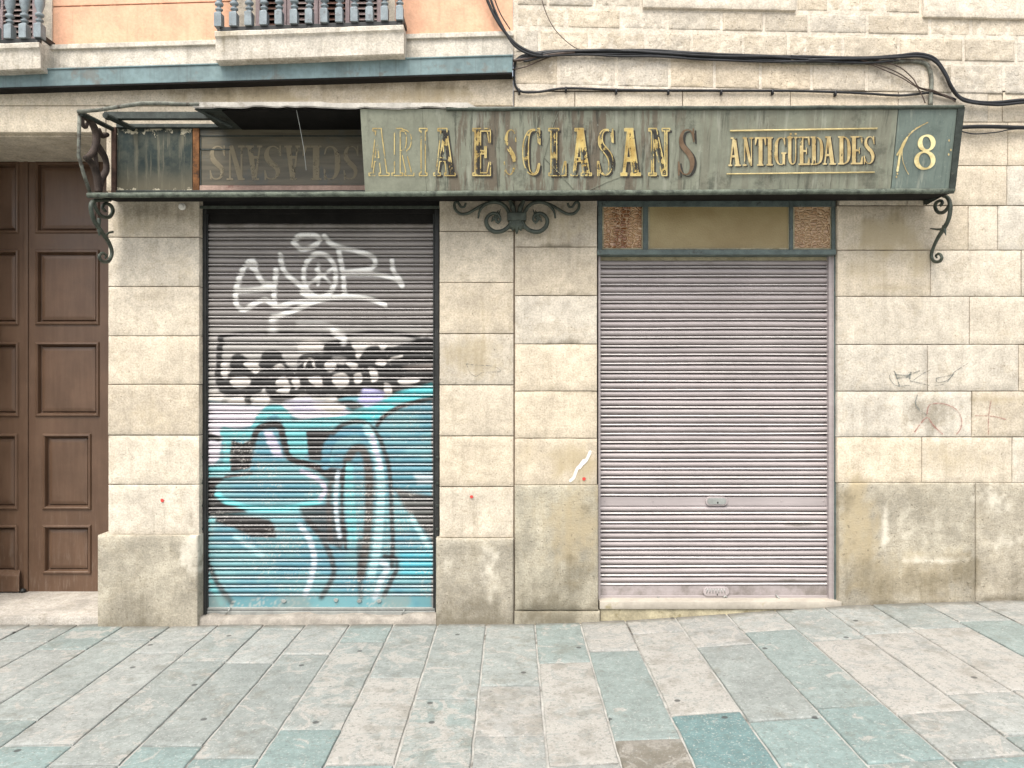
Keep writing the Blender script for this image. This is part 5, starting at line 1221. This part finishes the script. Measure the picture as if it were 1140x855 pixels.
o = m.build('cable_bundle', M['black'], smooth=True); tag(o, 'thick twisted bundle of black cables running along the rough stone blocks above the sign', 'cables', 'cables on the facade')
m = MB()
cab(m, [(880, 62), (960, 64), (1000, 61.5), (1022, 59), (1040, 64), (1052, 80), (1060, 97), (1072, 109), (1100, 113.5), (1150, 110), (1240, 108)], .012, -.034, .003, 31); cab(m, [(900, 66), (985, 63.5), (1024, 61.5), (1042, 68), (1054, 85), (1063, 101), (1075, 112), (1110, 116), (1150, 113), (1240, 112)], .009, -.046, .003, 32)
tag(m.build('cable', M['black'], smooth=True), 'thick black cable pair that curves down past the right end of the sign', 'cable', 'cables on the facade')
m = MB(); cab(m, [(574, 66), (572.5, 80), (574, 95), (582, 101.5), (600, 101.5), (630, 97.5), (680, 99), (750, 100), (830, 100), (900, 101), (960, 103), (1000, 105), (1020, 103.5), (1036, 102), (1050, 105), (1064, 110)], .008, -.018, .003, 33)
for px, py in ((578, 100), (630, 98), (686, 100), (744, 100.5), (803, 101), (860, 101), (930, 102.5)): q = U(px, py, -.02); m.box(q.x - .006, q.x + .006, -.03, .004, q.z - .02, q.z + .012)
tag(m.build('cable', M['black'], smooth=True), 'single black cable clipped just above the top edge of the sign', 'cable', 'cables on the facade')
m = MB(); cab(m, [(536, -20), (545, 5), (556, 26), (572, 46), (588, 56), (604, 60)], .010, -.06, .003, 34); cab(m, [(541, -20), (549, 6), (560, 30), (573, 50), (592, 60), (612, 62)], .008, -.06, .003, 35); cab(m, [(545, -18), (556, 12), (568, 32)], .004, -.05, .002, 36)
tag(m.build('cable', M['black'], smooth=True), 'pair of black cables hanging down from above at the corner of the orange wall', 'cable', 'cables on the facade')
m = MB(); cab(m, [(601, -10), (606, 8), (614, 26), (625, 40), (640, 52), (652, 56)], .0028, -.04, .001, 37); tag(m.build('wire', M['brown_cable'], smooth=True), 'thin single wire curving down from above into the cable bundle', 'wire', 'cables on the facade')
m = MB(); cab(m, [(571, 66.5), (590, 64), (612, 60), (640, 57)], .009, -.04, .002, 39); cab(m, [(571, 76.5), (586, 73), (600, 67), (616, 61)], .004, -.03, .002, 40); tag(m.build('cable', M['brown_cable'], smooth=True), 'short cables leaving the right end of the teal beam for the bundle', 'cable', 'cables on the facade')
m = MB(); cab(m, [(1066, 141), (1100, 140), (1150, 141), (1240, 142)], .013, -.03, .002, 41); cab(m, [(1066, 144), (1085, 148), (1110, 146), (1140, 142), (1240, 144)], .004, -.034, .002, 42)
tag(m.build('cable', M['black'], smooth=True), 'thick dark cable leaving the right end of the sign at mid height', 'cable', 'cables on the facade')
m = MB(); cab(m, [(870, 68), (950, 69), (1000, 67.5), (1024, 68), (1034, 74), (1037, 88), (1036.5, 102), (1036, 116)], .014, -.022, .001, 43)
tag(m.build('conduit', M['grey_iron'], smooth=True), 'grey conduit pipe bending down behind the top of the sign', 'pipe', 'cables on the facade')
m = MB(); cab(m, [(952, 64), (975, 70), (1000, 80), (1018, 93), (1026, 104), (1030, 114)], .004, -.04, .003, 44); cab(m, [(975, 66), (1000, 73), (1016, 86), (1023, 96), (1040, 100), (1056, 108)], .004, -.04, .003, 45); cab(m, [(956, 65), (985, 77), (1005, 86), (1024, 97), (1052, 104), (1064, 112)], .0035, -.036, .003, 46)
tag(m.build('wire', M['brown_cable'], smooth=True), 'loose brown wires drooping from the bundle beside the conduit bend', 'wire', 'cables on the facade')
m = MB(); q = U(202.5, 229, -.03); m.tube([(q.x, .0, q.z), (q.x, -.018, q.z), (q.x, -.02, q.z), (q.x + .001, -.032, q.z), (q.x + .001, -.036, q.z), (q.x + .002, -.05, q.z - .002)], [.014, .014, .022, .024, .016, .012], 14)
tag(m.build('porcelain_knob', M['porcelain'], smooth=True, autosmooth=40), 'small white porcelain cable knob under the left end of the sign', 'insulator')

# ================================================================== camera, light, world
cam = bpy.data.cameras.new('camera'); co = bpy.data.objects.new('camera', cam); COL.objects.link(co)
co.location = (0, -DIST, CZ); co.rotation_euler = (R(90), 0, 0)
cam.sensor_width = 36; cam.lens = 36 * F / 1140; cam.clip_end = 500; cam.clip_start = .05
cam.shift_y = (427.5 - 427) / 1140
scene.camera = co
EL, AZ = 60, 200
w = bpy.data.worlds.new('World'); scene.world = w; w.use_nodes = True
nt = w.node_tree; sky = nt.nodes.new('ShaderNodeTexSky'); sky.sky_type = 'NISHITA'; sky.sun_disc = False
sky.sun_elevation = R(EL); sky.sun_rotation = R(AZ); sky.dust_density = 4; sky.air_density = 1.0; sky.ozone_density = .6
bg = nt.nodes['Background']; hs = nt.nodes.new('ShaderNodeHueSaturation'); hs.inputs['Saturation'].default_value = .4      # an overcast sky: nearly colourless
nt.links.new(sky.outputs[0], hs.inputs['Color']); nt.links.new(hs.outputs[0], bg.inputs[0]); bg.inputs[1].default_value = .105
sl = bpy.data.lights.new('sun', 'SUN'); so = bpy.data.objects.new('sun', sl); COL.objects.link(so)
sl.energy = 1.3; sl.angle = R(35); sl.color = (1, .95, .87)
d = Vector((math.sin(R(AZ)) * math.cos(R(EL)), math.cos(R(AZ)) * math.cos(R(EL)), math.sin(R(EL))))
so.rotation_euler = d.to_track_quat('Z', 'Y').to_euler(); so.location = (0, -6, 8)
vs = scene.view_settings; vs.view_transform = 'Standard'; vs.look = 'None'; vs.exposure = 1.52; vs.gamma = 1; vs.use_curve_mapping = False
scene.render.engine = 'CYCLES'; scene.cycles.max_bounces = 6; scene.cycles.transparent_max_bounces = 12
